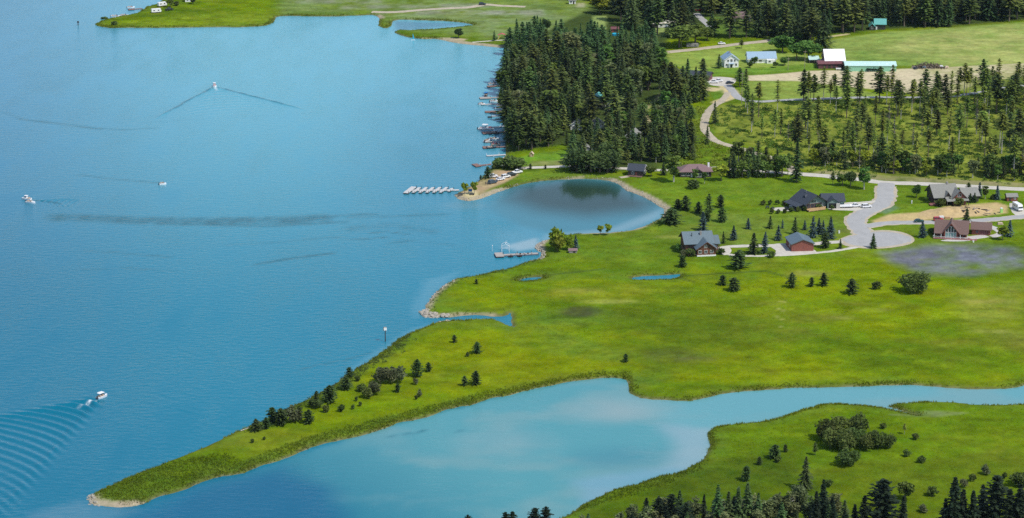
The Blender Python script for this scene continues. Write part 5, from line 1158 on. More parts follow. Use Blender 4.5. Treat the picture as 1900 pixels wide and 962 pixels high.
h = house('dark_cabin', 'small dark cabin with charcoal roof and white gable trim above the cove', 'cabin', 1180, 327.5, -16, HS)
walls(h, -3.9, 3.6, 0, 6.4, 3.1, 2.2, 'x', 'darkwall'); rr, tr = groof(h, -3.9, 3.6, 0, 6.4, 3.1, 2.2, 'x', 'darkroof', .6); barge(tr, h, 'white')
win(h, -1.6, 0, 1.0, 1.1, 1.3); win(h, 1.6, 0, 1.0, 1.1, 1.3, fm='redwood'); door(h, .1, 0, .1, .9, 2.0, m='redwood'); win(h, 3.6, 2.0, 1.0, 1.0, 1.3, 'right', bars=0); win(h, 3.6, 4.4, 1.0, 1.0, 1.3, 'right', bars=0); win(h, 3.6, 3.2, 3.3, .8, .8, 'right', bars=0)
deck(h, -3.6, 3.2, -2.0, -.1, .35, 'brownplank', 'darkwall')
h = house('brown_roofed_house', 'long low house with faded brown hip roof among garden trees', 'house', 1291, 329, 3, HS)
walls(h, -7.6, 7.6, 0, 9, 2.8, 0, 'x', 'darkwall'); hroof(h, -7.6, 7.6, 0, 9, 2.8, 2.6, 'taupe', .8); walls(h, -1.2, 3.6, -2.2, 3, 2.8, 1.6, 'y', 'darkwall'); rr, tr = groof(h, -1.2, 3.6, -2.2, 4, 2.8, 1.7, 'y', 'taupe', .7, gap=.05); barge(tr, h, 'taupe')
for x in (-6, -3.6, 5.4): win(h, x, 0, .8, 1.5, 1.4)
win(h, 1.2, -2.2, .7, 2.2, 1.6); door(h, -2.0, 0, 0, .95, 2.1, m='white'); MB().box(6.4, 7.3, 5.4, 6.3, 3.2, 5.6).build('chimney', 'white', h)
h = house('boathouse_shed', 'little grey-roofed boathouse on the bank by the house dock', 'shed', 1063, 470, 2, HS)
walls(h, -1.7, 1.7, 0, 2.0, 1.1, .6, 'x', 'plank'); rr, tr = groof(h, -1.7, 1.7, 0, 2.0, 1.1, .6, 'x', 'taupe', .3); barge(tr, h, 'plank'); door(h, .6, 0, -.1, .9, 1.25, m='darkwall'); box('bench_board', 'plank', h, -1.6, -.3, -.35, -.02, .3, .38)
h = house('garden_hut', 'tiny pale wooden hut at the back of the lawn beside the point wood', 'shed', 986, 291.5, -8, CB)
walls(h, -.95, .95, 0, 1.6, 1.5, 1.0, 'y', 'deckwood'); rr, tr = groof(h, -.95, .95, 0, 1.6, 1.5, 1.0, 'y', 'tanfabric', .25, .1); barge(tr, h, 'deckwood'); door(h, 0, 0, 0, .7, 1.3, m='tanfabric')

# farm
h = house('white_farmhouse', 'white two-storey farmhouse with blue-grey roof among shrubs', 'farmhouse', 1357, 125.5, 8, FB)
walls(h, -4.2, 4.2, 0, 9.5, 4.6, 2.9, 'y', 'white'); rr, tr = groof(h, -4.2, 4.2, 0, 9.5, 4.6, 2.9, 'y', 'steelblue', .5); barge(tr, h, 'white')
box('porch', 'steelblue', h, -1.6, 1.5, -1.8, -.02, 2.3, 2.5); posts(h, (-1.5, 1.4), -1.7, 2.3, 'white')
for x in (-2.8, 2.8): win(h, x, 0, .9, 1.1, 1.4); win(h, x * .7, 0, 3.4, 1.0, 1.3)
win(h, 0, 0, 3.3, 1.2, 1.6); door(h, 0, 0, 0, 1.1, 2.1, m='darkroof'); win(h, -4.2, 3, .9, 1.1, 1.4, 'left'); win(h, -4.2, 6.5, .9, 1.1, 1.4, 'left'); MB().box(-.4, .4, 5, 5.8, 6.6, 8.6).build('chimney', 'chimney', h)
h = house('longhouse', 'long low white building with blue-grey roof behind the farm orchard', 'farmhouse', 1414, 117.5, 4, FB)
walls(h, -8.3, 8.2, 0, 8.5, 2.9, 3.0, 'x', 'white'); rr, tr = groof(h, -8.3, 8.2, 0, 8.5, 2.9, 3.0, 'x', 'steelblue', .5); barge(tr, h, 'white')
box('fascia', 'white', h, -8.9, 8.8, -.62, -.58, 2.2, 2.62)
for x in (-6.5, -3.8, -1.0): win(h, x, 0, .9, 1.4, 1.2)
walls(h, 2.6, 7.4, -1.6, .1, 2.3, 0, 'x', 'white', name='porch_wall'); win(h, 4.2, -1.6, .8, 1.2, 1.0); door(h, 6.3, -1.6, 0, .9, 2.0, m='white')
h = house('white_roofed_barn', 'big old barn with bright white metal roof and weathered maroon lean-to', 'barn', 1551, 127.5, 3, FB)
walls(h, -5.6, 5.7, 3.4, 15.4, 4.2, 5.2, 'x', 'maroon'); rr, tr = groof(h, -5.6, 5.7, 3.4, 15.4, 4.2, 5.2, 'x', 'whiteroof', .6); barge(tr, h, 'maroon')
MB().box(-10.2, 3.6, 0, 3.35, -.4, 2.9).build('lean_to_wall', 'maroon', h); MB().extr([(-.6, 2.75), (3.38, 3.9), (3.38, 4.05), (-.6, 2.9)], -10.6, 3.9, 'x').build('lean_to_roof', 'maroon', h)
for x in (-7.4, -4.6, -1.8, 1.0): box('stall_door', 'darkwall', h, x, x + 1.5, -.06, -.005, -.1, 2.1)
MB().box(-9.9, -6.2, 3.5, 9, -.4, 3.0).build('side_wall', 'maroon', h); MB().extr([(-10.3, 2.4), (-6.15, 4.0), (-6.15, 4.15), (-10.3, 2.55)], 3.5, 9.4, 'y').build('side_roof', 'taupe', h)
h = house('farm_shed', 'small open shed with pale flat roof left of the white-roofed barn', 'shed', 1511, 118, 2, FB)
walls(h, -2.8, 2.8, .8, 5, 2.1, 0, 'x', 'darkwall'); MB().extr([(-.2, 2.05), (5.4, 3.3), (5.4, 3.5), (-.2, 2.25)], -3.2, 3.2, 'x').build('roof', 'mintroof', h); posts(h, (-2.9, 0, 2.9), 0, 2.05, 'bark')
h = house('green_steel_building', 'long mint green steel building with pale roof on the bare farmyard', 'barn', 1615, 133, -1, FB)
walls(h, -14.6, 14.8, 0, 10.5, 3.3, 1.5, 'x', 'greenwall'); rr, tr = groof(h, -14.6, 14.8, 0, 10.5, 3.3, 1.5, 'x', 'mintroof', .35, .15); barge(tr, h, 'mintroof')
for i in range(6): box('skylight', 'whiteroof', h, -12 + i * 4.2, -11 + i * 4.2, 2.0, 3.4, 4.02, 4.2)
box('roller_door', 'darkwall', h, -14.68, -14.6, 2, 8.5, -.2, 3.0); door(h, 12.2, 0, 0, 1.0, 2.1, m='white')
for i in range(30): box('wall_rib', 'greenwall', h, -14.3 + i, -14.22 + i, -.05, -.003, -.1, 3.1)
h = house('dark_roofed_barn_house', 'long new house with dark roof and brown walls at the edge of the point wood', 'house', 1284, 149, -19, FB)
walls(h, -9, 10, 0, 7.5, 3.0, 1.7, 'x', 'maroon'); rr, tr = groof(h, -9, 10, 0, 7.5, 3.0, 1.7, 'x', 'darkroof', .8); barge(tr, h, 'darkwall')
for x in (-7, -4, 0, 4, 7): win(h, x, 0, .9, 1.6, 1.4, fm='darkwall')
walls(h, -12.5, -9.1, -1.5, 5, 2.4, 1.4, 'y', 'redwood'); rr, tr = groof(h, -12.5, -9.1, -1.5, 5, 2.4, 1.4, 'y', 'darkroof', .5); barge(tr, h, 'darkwall')
h = house('cream_roofed_mobile_home', 'white mobile home with cream roof at the edge of the village wood', 'house', 1236, 51.5, 0, FB)
walls(h, -5.2, 5.4, 0, 5, 2.7, .9, 'x', 'white'); rr, tr = groof(h, -5.2, 5.4, 0, 5, 2.7, 1.3, 'x', 'cream', .4); barge(tr, h, 'cream'); win(h, -3, 0, .9, 1.4, 1.1); win(h, 2.5, 0, .9, 1.4, 1.1); door(h, 0, 0, 0, .9, 2, m='steelblue'); box('porch', 'darkwall', h, -9, -5.3, -.5, 3, -.2, 2.2); box('porch_roof', 'cream', h, -8.4, -5.3, .4, 3.4, 2.22, 2.4)
h = house('grey_village_house', 'grey-roofed house with white gable in the far village', 'house', 1371, 42, -10, FB)
walls(h, -4.4, 3.8, 0, 8, 3.0, 3.0, 'x', 'cream'); rr, tr = groof(h, -4.4, 3.8, 0, 8, 3.0, 3.0, 'x', 'taupe', .6); barge(tr, h, 'white'); walls(h, 3.8, 7, 2, 7, 2.8, 1.8, 'y', 'white'); rr, tr = groof(h, 4.4, 7, 2, 7, 2.8, 1.8, 'y', 'taupe', .5); barge(tr, h, 'white'); win(h, -2, 0, 1, 1.2, 1.2); win(h, 1.4, 0, 1, 1.2, 1.2); win(h, 5.4, 2, 1, 1.3, 1.3)
h = house('teal_roofed_house', 'dark house with teal metal roof against the far wood', 'house', 1632, 56, -6, FB)
walls(h, -3, 3.6, 1, 8, 3.6, 2.6, 'x', 'darkwall'); rr, tr = groof(h, -3, 3.6, 1, 8, 3.6, 2.6, 'x', 'tealroof', .6); barge(tr, h, 'tealroof'); walls(h, -6.4, -3.1, -1.5, 5, 2.6, 1.7, 'y', 'darkwall'); rr, tr = groof(h, -6.4, -3.1, -1.5, 5, 2.6, 1.7, 'y', 'tealroof', .5); barge(tr, h, 'tealroof')
win(h, -4.7, -1.5, .9, 1.2, 1.3, fm='white'); win(h, 1.0, 1, 1.2, 1.5, 1.4, fm='darkwall'); door(h, -1.9, 1, 0, .9, 2.0, m='white')
for u, v, rz, hw, col, roofm, lab in ((1439, 10, 5, 4.2, 'white', 'whiteroof', 'white house glimpsed high in the far wood at the top edge'), (1461, 24, -8, 2.2, 'white', 'whiteroof', 'small white shed in the far wood right of the grey village house'), (1421, 13, 3, 2.0, 'white', 'whiteroof', 'small white cabin under trees at the top edge'),
                                      (1062, 8, 0, 2.2, 'white', 'greyroof', 'pale cottage at the top edge where the far beach track enters the wood')):
    h = house('white_house', lab, 'house', u, v, rz, FB); walls(h, -hw, hw, 0, hw * 1.4, 2.7, 1.6, 'x', col); rr, tr = groof(h, -hw, hw, 0, hw * 1.4, 2.7, 1.6, 'x', roofm, .4); barge(tr, h, 'white'); win(h, -hw * .4, 0, .9, 1.1, 1.1); door(h, hw * .4, 0, 0, .9, 2.0, m='darkwall')
h = house('red_brown_shed', 'red-brown shed beside a blue pool cover in a village garden', 'shed', 1141, 60, 0, FB); walls(h, -2.2, 2.2, 0, 3, 2.0, 1.0, 'x', 'redwood'); rr, tr = groof(h, -2.2, 2.2, 0, 3, 2.0, 1.0, 'x', 'maroon', .4); barge(tr, h, 'maroon'); door(h, 0, 0, 0, 1.2, 1.8, m='darkwall')
o = thing('pool', 'round garden pool with bright blue cover beside the red-brown shed', 'pool', AT(1142, 66)); MB().tube((0, 0, -.2), (0, 0, 1.2), 2.0, 2.0, 20).build('pool_wall', 'cyan', o); MB().tube((0, 0, 1.21), (0, 0, 1.28), 2.08, 1.9, 20).build('pool_cover', 'cyan', o)
# cabins hidden in the point wood
def cabin(u, v, rz, wm, rm, lab, sc=1.0, tall=0):
    h = house('wood_cabin', lab, 'cabin', u, v, rz, CB); walls(h, -3 * sc, 3 * sc, 0, 6 * sc, 2.8 + tall, 2.2 * sc, 'y', wm); rr, tr = groof(h, -3 * sc, 3 * sc, 0, 6 * sc, 2.8 + tall, 2.2 * sc, 'y', rm, .6); barge(tr, h, 'white' if wm != 'darkwall' else rm)
    win(h, -1.4 * sc, 0, .9, 1.1, 1.3); door(h, .9 * sc, 0, 0, .9, 2.0, m='white'); win(h, 0, 0, 2.9 + tall * .6, 1.0, .9)
cabin(1104, 201, -20, 'darkwall', 'tealroof', 'dark cabin with teal roof showing between the pines of the point wood', 1.0, 2.6); cabin(1069, 242, -10, 'white', 'greyroof', 'white cabin glimpsed in the middle of the point wood'); cabin(1112, 239, 12, 'cream', 'greyroof', 'cream cabin right of the white one in the point wood', .9)
cabin(1173, 262, -15, 'cream', 'greyroof', 'grey-roofed cabin half hidden at the right of the point wood', 1.1); cabin(1042, 233, 0, 'darkwall', 'tealroof', 'teal-roofed cabin mostly hidden left of the white cabin', .8); cabin(1090, 287, 5, 'white', 'greyroof', 'small pale cabin under dark trees above the gravel road', .7); cabin(1131, 205, 10, 'cream', 'taupe', 'small tan cabin deep in the point wood', .7)
# far headland
o = house('cottage', 'small white cottage on the far left headland', 'cottage', 352, 4, 5, FB); walls(o, -3, 3, 0, 5, 2.4, 1.6, 'x', 'white'); rr, tr = groof(o, -3, 3, 0, 5, 2.4, 1.6, 'x', 'greyroof', .4); barge(tr, o, 'white'); win(o, -1.4, 0, .9, 1.0, 1.0); door(o, 1, 0, 0, .9, 2.0, m='darkwall')
o = thing('picnic_shelter', 'pink-roofed picnic shelter with yellow slide on the far shore', 'shelter', AT(931, 73), 0); MB().extr([(-2.4, 2.2), (0, 3.2), (2.4, 2.2), (2.4, 2.3), (0, 3.32), (-2.4, 2.3)], 0, 3.6, 'y').build('roof', 'redfabric', o)
for x in (-2.2, 2.2):
    for y in (.2, 3.4): MB().box(x - .08, x + .08, y - .08, y + .08, -.2, 2.25).build('post', 'white', o)
MB().extr([(-2.6, 0), (-2.2, 0), (-.8, 1.9), (-1.1, 1.9)], -.9, -.3, 'y').build('slide', 'yellowplastic', o)

# ------------------------------------------------------------------ vehicles
def wheels(o, xs, hw, r_=.34, wd=.24):
    for x in xs:
        for s in (-1, 1):
            t_ = MB().tube((x, s * hw, r_), (x, s * (hw - wd), r_), r_, r_, 12).build('wheel', 'tyre', o); MB().tube((x, s * (hw + .015), r_), (x, s * (hw - .05), r_), r_ * .55, r_ * .5, 8).build('rim', 'chrome', t_)
def lights(o, xf, xr, hw, z):
    for s in (-1, 1):
        MB().box(xf - .03, xf + .02, s * (hw - .2) - .16, s * (hw - .2) + .16, z, z + .16).build('headlight', 'lamp', o); MB().box(xr - .02, xr + .03, s * (hw - .15) - .1, s * (hw - .15) + .1, z, z + .2).build('tail_light', 'redlamp', o)
def cab(o, prof, hw, m, ins=.12):
    """glass house with painted roof and pillars"""
    x0, x1, x2, x3, zb, zt = prof
    MB().add([(x0, -hw, zb), (x3, -hw, zb), (x3, hw, zb), (x0, hw, zb), (x1, -hw + ins, zt), (x2, -hw + ins, zt), (x2, hw - ins, zt), (x1, hw - ins, zt)], [(3, 2, 1, 0), (4, 5, 6, 7), (0, 1, 5, 4), (1, 2, 6, 5), (2, 3, 7, 6), (3, 0, 4, 7)]).build('windows', 'glass', o)
    MB().box(x1 - .05, x2 + .05, -hw + ins - .02, hw - ins + .02, zt + .003, zt + .08).build('roof', m, o); p_ = MB()
    for s in (-1, 1):
        for a, b in ((x0, x1), (x3, x2), ((x0 + x3) / 2, (x1 + x2) / 2)): p_.tube((a, s * (hw + .005), zb), (b, s * (hw - ins + .01), zt), .05, .045, 4)
    p_.build('pillars', m, o)
def vehicle(name, label, typ, u, v, rz, m, group=None):
    o = thing(name, label, {'pickup': 'pickup truck', 'suv': 'car', 'sedan': 'car', 'van': 'van'}[typ], AT(u, v) + Vector((0, 0, .16)), rz, group); hw = .92
    if typ == 'sedan': MB().extr([(-2.2, .35), (2.2, .35), (2.25, .62), (2.1, .82), (.9, .95), (-1.6, .98), (-2.2, .88)], -hw, hw).build('body', m, o); cab(o, (-1.75, -1.15, .25, 1.05, .94, 1.42), hw - .08, m)
    elif typ == 'suv': MB().extr([(-2.3, .4), (2.3, .4), (2.35, .75), (2.15, 1.0), (1.1, 1.12), (-2.3, 1.12)], -hw, hw).build('body', m, o); cab(o, (-2.28, -2.0, .35, 1.15, 1.11, 1.75), hw - .06, m)
    elif typ == 'pickup':
        MB().extr([(-.9, .45), (2.7, .45), (2.75, .85), (2.55, 1.08), (1.3, 1.2), (-.9, 1.2)], -hw, hw).build('body', m, o); cab(o, (-.85, -.75, .55, 1.35, 1.19, 1.85), hw - .08, m)
        b = MB(); b.box(-2.8, -.9, -hw, hw, .5, .72); b.box(-2.8, -.9, -hw, -hw + .1, .72, 1.18); b.box(-2.8, -.9, hw - .1, hw, .72, 1.18); b.box(-2.8, -2.7, -hw + .1, hw - .1, .72, 1.18); b.build('bed', m, o)
    else: MB().extr([(-3.6, .5), (3.4, .5), (3.6, 1.0), (3.3, 1.5), (2.6, 2.9), (-3.6, 2.95)], -1.15, 1.15).build('body', m, o); hw = 1.15; MB().box(2.2, 3.28, -1.0, 1.0, 1.55, 2.2, Matrix.Translation((.22, 0, .0))).build('windscreen', 'glass', o); [MB().box(-2.8 + i * 1.5, -1.8 + i * 1.5, -1.18, 1.18, 1.6, 2.3).build('windows', 'glass', o) for i in range(3)]; MB().box(-3.5, 2.6, -1.1, 1.1, 2.96, 3.05).build('roof', 'white', o)
    L_ = {'sedan': (2.2, -2.2), 'suv': (2.3, -2.3), 'pickup': (2.72, -2.8), 'van': (3.58, -3.6)}[typ]; wheels(o, (L_[0] * .62, L_[1] * .62), hw, .34 if typ != 'van' else .45); lights(o, L_[0], L_[1], hw, .7); return o
PG = 'vehicles parked on the bare point'
vehicle('parked_car', 'white sport utility car parked apart, nearest the lake on the point', 'suv', 915, 330, 20, 'carwhite', PG)
vehicle('parked_car', 'dark slate car at the lower edge of the point\'s parking ground, beside two people', 'suv', 914, 341, 38, 'carblue', PG)
vehicle('parked_car', 'white car lowest of the white ones in the parked row on the point', 'sedan', 928.5, 335, 36, 'carwhite', PG)
vehicle('parked_car', 'white car second in the parked row, just left of the dark one', 'suv', 938.5, 330.5, 36, 'carwhite', PG)
vehicle('parked_car', 'dark car between two white ones in the parked row on the point', 'suv', 949.5, 327, 34, 'cardark', PG)
vehicle('parked_pickup', 'white pickup at the top right end of the parked row on the point', 'pickup', 959.5, 322.5, 36, 'carwhite', PG)
vehicle('parked_pickup', 'white pickup in front of the dark lodge garage', 'pickup', 1587, 385, 8, 'carwhite', 'vehicles at the dark lodge')
vehicle('parked_car', 'white car at the end of the lodge drive by the paved road', 'suv', 1608, 386, 14, 'carwhite', 'vehicles at the dark lodge')
vehicle('parked_pickup', 'black pickup on the gravel left of the dark lodge', 'pickup', 1467, 390, 5, 'cardark', 'vehicles at the dark lodge')
vehicle('parked_car', 'dark green car on the drive left of the red-brown house', 'sedan', 1705, 413, 6, 'cargreen', 'vehicles by the red-brown house')
vehicle('parked_car', 'bright red car parked beside the heap of dug soil', 'suv', 1741, 410.5, 6, 'carred', 'vehicles by the red-brown house')
vehicle('camper_van', 'white camper van with dark windows facing down its gravel spur', 'van', 1888, 390, -76, 'white')
vehicle('parked_pickup', 'white flatbed truck in the farm lane yard', 'pickup', 1324, 155, 4, 'carwhite', 'vehicles in the farm lane yard'); vehicle('parked_pickup', 'white truck right of the flatbed in the farm lane yard', 'pickup', 1333, 153, 12, 'carwhite', 'vehicles in the farm lane yard'); vehicle('parked_car', 'dark car at the corner of the farm lane', 'sedan', 1354, 156, 20, 'cardark', 'vehicles in the farm lane yard')
vehicle('parked_car', 'dark car on the pale far beach track', 'suv', 895, 10, 5, 'cardark'); vehicle('parked_pickup', 'dark pickup beside the campers on the far headland', 'pickup', 314, 20, 30, 'cardark'); vehicle('parked_car', 'red-brown car under trees by the village street', 'sedan', 1296, 21, 40, 'carred')
vehicle('parked_car', 'white car by the hedge above the farm track', 'sedan', 1339, 83, 10, 'carwhite')
def trailer(u, v, rz, L_, W_, Hh, m, label, name='travel_trailer', cat='trailer', group=None):
    o = thing(name, label, cat, AT(u, v) + Vector((0, 0, .1)), rz, group); MB().extr([(-L_ / 2, .5), (L_ / 2 - .3, .5), (L_ / 2, 1.1), (L_ / 2 - .35, Hh), (-L_ / 2 + .2, Hh), (-L_ / 2, Hh - .4)], -W_ / 2, W_ / 2).build('body', m, o)
    for x in (-L_ * .25, L_ * .2): MB().box(x - .5, x + .5, -W_ / 2 - .03, W_ / 2 + .03, Hh * .5, Hh * .75).build('window', 'glass', o)
    wheels(o, (-.5, .45), W_ / 2, .33); MB().tube((L_ / 2 - .2, 0, .5), (L_ / 2 + 1.1, 0, .5), .07).build('tow_bar', 'black', o); return o
trailer(290, 24, 20, 6.4, 2.3, 2.6, 'white', 'white camping trailer nearest the water on the far headland', group='camping trailers on the far headland'); trailer(301, 12, 35, 6.0, 2.3, 2.7, 'white', 'white camping trailer at the back on the far headland', group='camping trailers on the far headland')
trailer(1285, 88, 3, 7.5, 2.4, 2.2, 'greyroof', 'long grey trailer beside the farm track'); trailer(1467, 380, 10, 3.0, 1.6, 1.7, 'white', 'small white trailer behind the black pickup')
o = thing('boat_trailer', 'long low boat trailer with covered boat before the lodge garage', 'trailer', AT(1566, 386) + Vector((0, 0, .1)), 3); MB().extr([(-3.2, .55), (3.4, .7), (2.6, 1.25), (-3.2, 1.2)], -1.0, 1.0).build('covered_boat', 'carwhite', o); MB().box(-3.3, 4.2, -.7, .7, .35, .5).build('frame', 'black', o); wheels(o, (-.8, 0), 1.05, .3)
o = thing('farm_tractor', 'dark green tractor in front of the mint green building', 'tractor', AT(1644, 132), 5)
MB().extr([(-.9, .8), (2.2, .8), (2.3, 1.5), (.4, 1.65), (-.9, 1.4)], -.45, .45).build('body', 'cargreen', o); MB().box(-.9, .4, -.6, .6, 1.66, 2.6).build('cab', 'glass', o); MB().box(-1.0, .5, -.7, .7, 2.61, 2.72).build('roof', 'cargreen', o); MB().tube((1.4, .3, 1.5), (1.4, .3, 2.4), .06).build('exhaust', 'black', o)
for s in (-1, 1): MB().tube((-.5, s * .95, .8), (-.5, s * .5, .8), .8, .8, 14).build('wheel', 'tyre', o); MB().tube((1.7, s * .8, .5), (1.7, s * .5, .5), .5, .5, 12).build('wheel', 'tyre', o)
o = thing('hay_wagon', 'long dark wagon heaped with green boughs behind the tractor', 'wagon', AT(1622, 133), 3); MB().box(-4.8, 3.4, -1.1, 1.1, .7, .95).build('bed', 'cargreen', o); wheels(o, (-3.2, 2.2), 1.15, .45)
L_ = Leaves(77)
for j in range(260): L_.rcard((random.uniform(-4.6, 3.3), random.uniform(-1, 1), 1.0 + abs(random.gauss(0, .45))), .45)
link('boughs', mesh_from('boughs', L_.v, L_.f, 'dark'), o)
o = thing('parked_implement', 'white farm implement at the left end of the mint green building', 'implement', AT(1556, 130.5), 0); MB().box(-1.6, 1.4, -.7, .7, .6, 1.2).build('hopper', 'white', o); wheels(o, (-.5,), .95, .4); MB().tube((1.3, 0, .6), (3.0, 0, .4), .07).build('tow_bar', 'black', o)
# brush heap and clutter on the farmyard
o = thing('brush_heap', 'long grey heap of cut brush behind the roadside pines', 'brush heap', AT(1722, 126), 0); L_ = Leaves(5)
for j in range(1500):
    x = random.uniform(-9, 9); L_.rcard((x, random.gauss(0, 1.6), abs(random.gauss(0, 1)) * max(.1, 1 - (x / 9.5) ** 2) * 1.3), .5, .5)
link('twigs', mesh_from('twigs', L_.v, L_.f, 'dead'), o); MB().blob((0, 0, 0), (8.5, 2, 1.5), 3, 14, 6).build('earth', 'timber', o)
for i, (u, v, m_, lab) in enumerate(((1714, 127, 'steelblue', 'blue-grey covered implement before the brush heap'), (1746, 126, 'white', 'white tank on the farmyard right of the brush heap'), (1756, 127, 'tanfabric', 'tan covered stack at the right end of the farmyard clutter'), (1699, 129, 'cardark', 'small dark machine left of the brush heap'))):
    o = thing('yard_implement', lab, 'farm clutter', AT(u, v), 10 * i); MB().extr([(-1.3, .3), (1.3, .3), (1.0, 1.3), (-.9, 1.4)], -.7, .7).build('cover', m_, o); wheels(o, (0,), .85, .32)
for u, v, hp, lab in ((1493, 127, 33, 'tall grey utility pole by the farm orchard'), (1264, 88, 22, 'pale pole at the wood edge by the long grey trailer'), (1462, 131, 24, 'utility pole before the small farm shed'), (1376, 193, 58, 'tall bare pole beside the farm lane bend')):
    q = AT(u, v); hm = hp / (scale(v) * cosdep(v)); o = thing('utility_pole', lab, 'pole', q, 0, 'utility poles'); MB().tube((0, 0, -.3), (0, 0, hm), .16, .11).build('pole', 'timber', o); MB().box(-1.1, 1.1, -.06, .06, hm - .9, hm - .75).build('crossarm', 'timber', o)
# dug-over plot
o = thing('soil_heap', 'long rough heap of tan dug soil across the road from the red-brown house', 'soil heap', AT(1772, 396), 0)
nx, ny = 110, 46; sx, sy = np.meshgrid(np.linspace(-19, 19, nx), np.linspace(-15, 15, ny), indexing='ij')
hz = 1.9 * np.clip(1 - np.hypot(sx / 18.5, (sy - 2 - sx * .25) / 10), 0, 1) ** .8 * (.75 + .9 * fbm(sx / 5, sy / 5, 4, 3)); hz = np.maximum(hz, 0) + 1.2 * np.exp(-((sx + 6) / 4) ** 2 - ((sy + 2) / 4) ** 2) + .8 * np.exp(-((sx - 11) / 5) ** 2 - ((sy - 5) / 4) ** 2) - .15
e_ = np_mesh('soil', np.stack([sx.ravel(), sy.ravel(), hz.ravel()], 1), grid_faces(nx, ny), 'dirt'); e_.parent = o
rt = random.Random(4)
q0 = AT(1772, 396)
for i in range(16):
    x, y = rt.gauss(9, 5), rt.gauss(1.5, 3.2); a = rt.uniform(0, 180); z = float(hz[min(nx - 1, max(0, int((x + 19) / 38 * nx))), min(ny - 1, max(0, int((y + 15) / 30 * ny)))])
    o2 = thing('old_timber', 'dark old timber lying on the right half of the soil heap', 'timber', (q0.x + x, q0.y + y, q0.z + z + .15), a, 'timbers on the soil heap'); MB().extr([(-.2, -.2), (.2, -.2), (.22, .2), (-.18, .22)], -rt.uniform(.8, 2.0), 1.0, 'x').build('beam', 'pile' if i % 3 else 'timber', o2); MB().box(1.0, 1.25, -.12, .12, -.05, .3).build('stub', 'timber', o2)
o = thing('portable_toilet', 'lime green portable toilet with white roof by the soil heap', 'toilet', AT(1858, 395), 0); MB().box(-.6, .6, -.6, .6, 0, 2.0).build('cabin', 'lime', o); MB().extr([(-.65, 2.0), (.65, 2.0), (.4, 2.3), (-.4, 2.3)], -.65, .65).build('roof', 'white', o); box('door', 'lime', o, -.45, .45, -.66, -.6, .1, 1.9)
for i, (u, v, m_, lab) in enumerate(((1747, 405, 'carwhite', 'white covered trailer beside the red car'), (1758, 406, 'deckwood', 'orange stack of boards right of the red car'), (1856, 417, 'tanfabric', 'pale stack of lumber behind the red-brown garage'))):
    o = thing('board_stack', lab, 'stack', AT(u, v), 5); 
    for k in range(4): MB().box(-1.4 + .1 * k, 1.3 - .12 * k, -.6, .6, .05 + k * .24, .25 + k * .24).build('boards', m_, o)
o = thing('garden_statue', 'small white statue on the lawn left of the grey-roofed house', 'statue', AT(1691.5, 378)); MB().tube((0, 0, 0), (0, 0, .5), .35, .3, 8).build('plinth', 'concrete', o); MB().blob((0, 0, 1.0), (.28, .28, .6), 2, 8, 6, .1).build('figure', 'white', o)
o = thing('utility_box', 'small white utility box on the grass by the paved bend', 'utility box', AT(1557, 433)); MB().box(-.35, .35, -.3, .3, 0, 1.0).build('case', 'white', o); MB().box(-.4, .4, -.35, .35, 1.0, 1.08).build('lid', 'white', o)
o = thing('utility_box', 'tiny white marker box on the meadow below the red-brown house', 'utility box', AT(1806, 450)); MB().box(-.3, .3, -.25, .25, 0, .7).build('case', 'white', o); MB().box(-.34, .34, -.3, .3, .7, .78).build('lid', 'white', o)
for i, (u, v, lab) in enumerate(((1424, 387, 'dark all-terrain vehicle at the left of the lodge gravel'), (1433, 389, 'dark all-terrain vehicle beside the other one at the left of the lodge gravel'))):
    o = thing('quad_bike', lab, 'quad bike', AT(u, v) + Vector((0, 0, .12)), 40 * i); MB().extr([(-.8, .5), (.9, .5), (.7, .95), (.2, .8), (-.7, .95)], -.35, .35).build('body', 'cardark', o); MB().box(.25, .35, -.45, .45, 1.05, 1.12).build('handlebar', 'black', o); wheels(o, (-.6, .6), .6, .3)
# ------------------------------------------------------------------ docks
def dock(label, u0, v0, u1, v1, wd, m='plank', pil='pile', head=None, posts_=True, name='dock', z=.55, group='private docks along the point wood'):
    """walkway from its lake end (u0, v0) to the shore end (u1, v1); head = (length, width, offset) of the wider platform at the lake end"""
    a, b = WAT(u0, v0, z), WAT(u1, v1, z); d = b - a; L_ = d.length; o = thing(name, label, 'dock', (a.x, a.y, 0), math.degrees(math.atan2(d.y, d.x)), group)
    x0 = head[0] if head else 0
    n = max(1, int((L_ - x0) / 3)); 
    for i in range(n): MB().box(x0 + (L_ - x0) * i / n + .03, x0 + (L_ - x0) * (i + 1) / n - .03, -wd / 2, wd / 2, z - .22, z).build('deck_section', m, o)
    if head: MB().box(0, head[0] - .03, head[2] - head[1] / 2, head[2] + head[1] / 2, z - .25, z + .02).build('platform', m, o); MB().box(.1, head[0] - .2, head[2] - head[1] / 2 + .15, head[2] + head[1] / 2 - .15, -.25, z - .26).build('floats', 'float', o)
    if posts_:
        for i in range(n + 1):
            x = min(L_ - .2, x0 + (L_ - x0) * i / n + .1); s = -1 if i % 2 else 1; MB().tube((x, s * (wd / 2 + .14), -1.2), (x, s * (wd / 2 + .14), z + (.9 if i % 2 == 0 else .35)), .12, .11, 6).build('pile', pil, o)
    return o
dock('brown L-shaped dock, last of the private docks toward the point', 881, 308, 912, 304.5, 1.5, 'brownplank', 'white', (3.0, 5.5, 1.2))
dock('plain white dock just above the L-shaped brown one', 903, 289, 938, 287, 1.6, 'palelank', 'white')
dock('reddish dock with boats on both sides, third up from the point', 896, 273.5, 938, 272, 1.8, 'brownplank', 'pile', (5, 4, 0))
dock('low grey walkway leading to two white moored boats', 900, 263.5, 940, 262, 1.4, 'plank', 'pile')
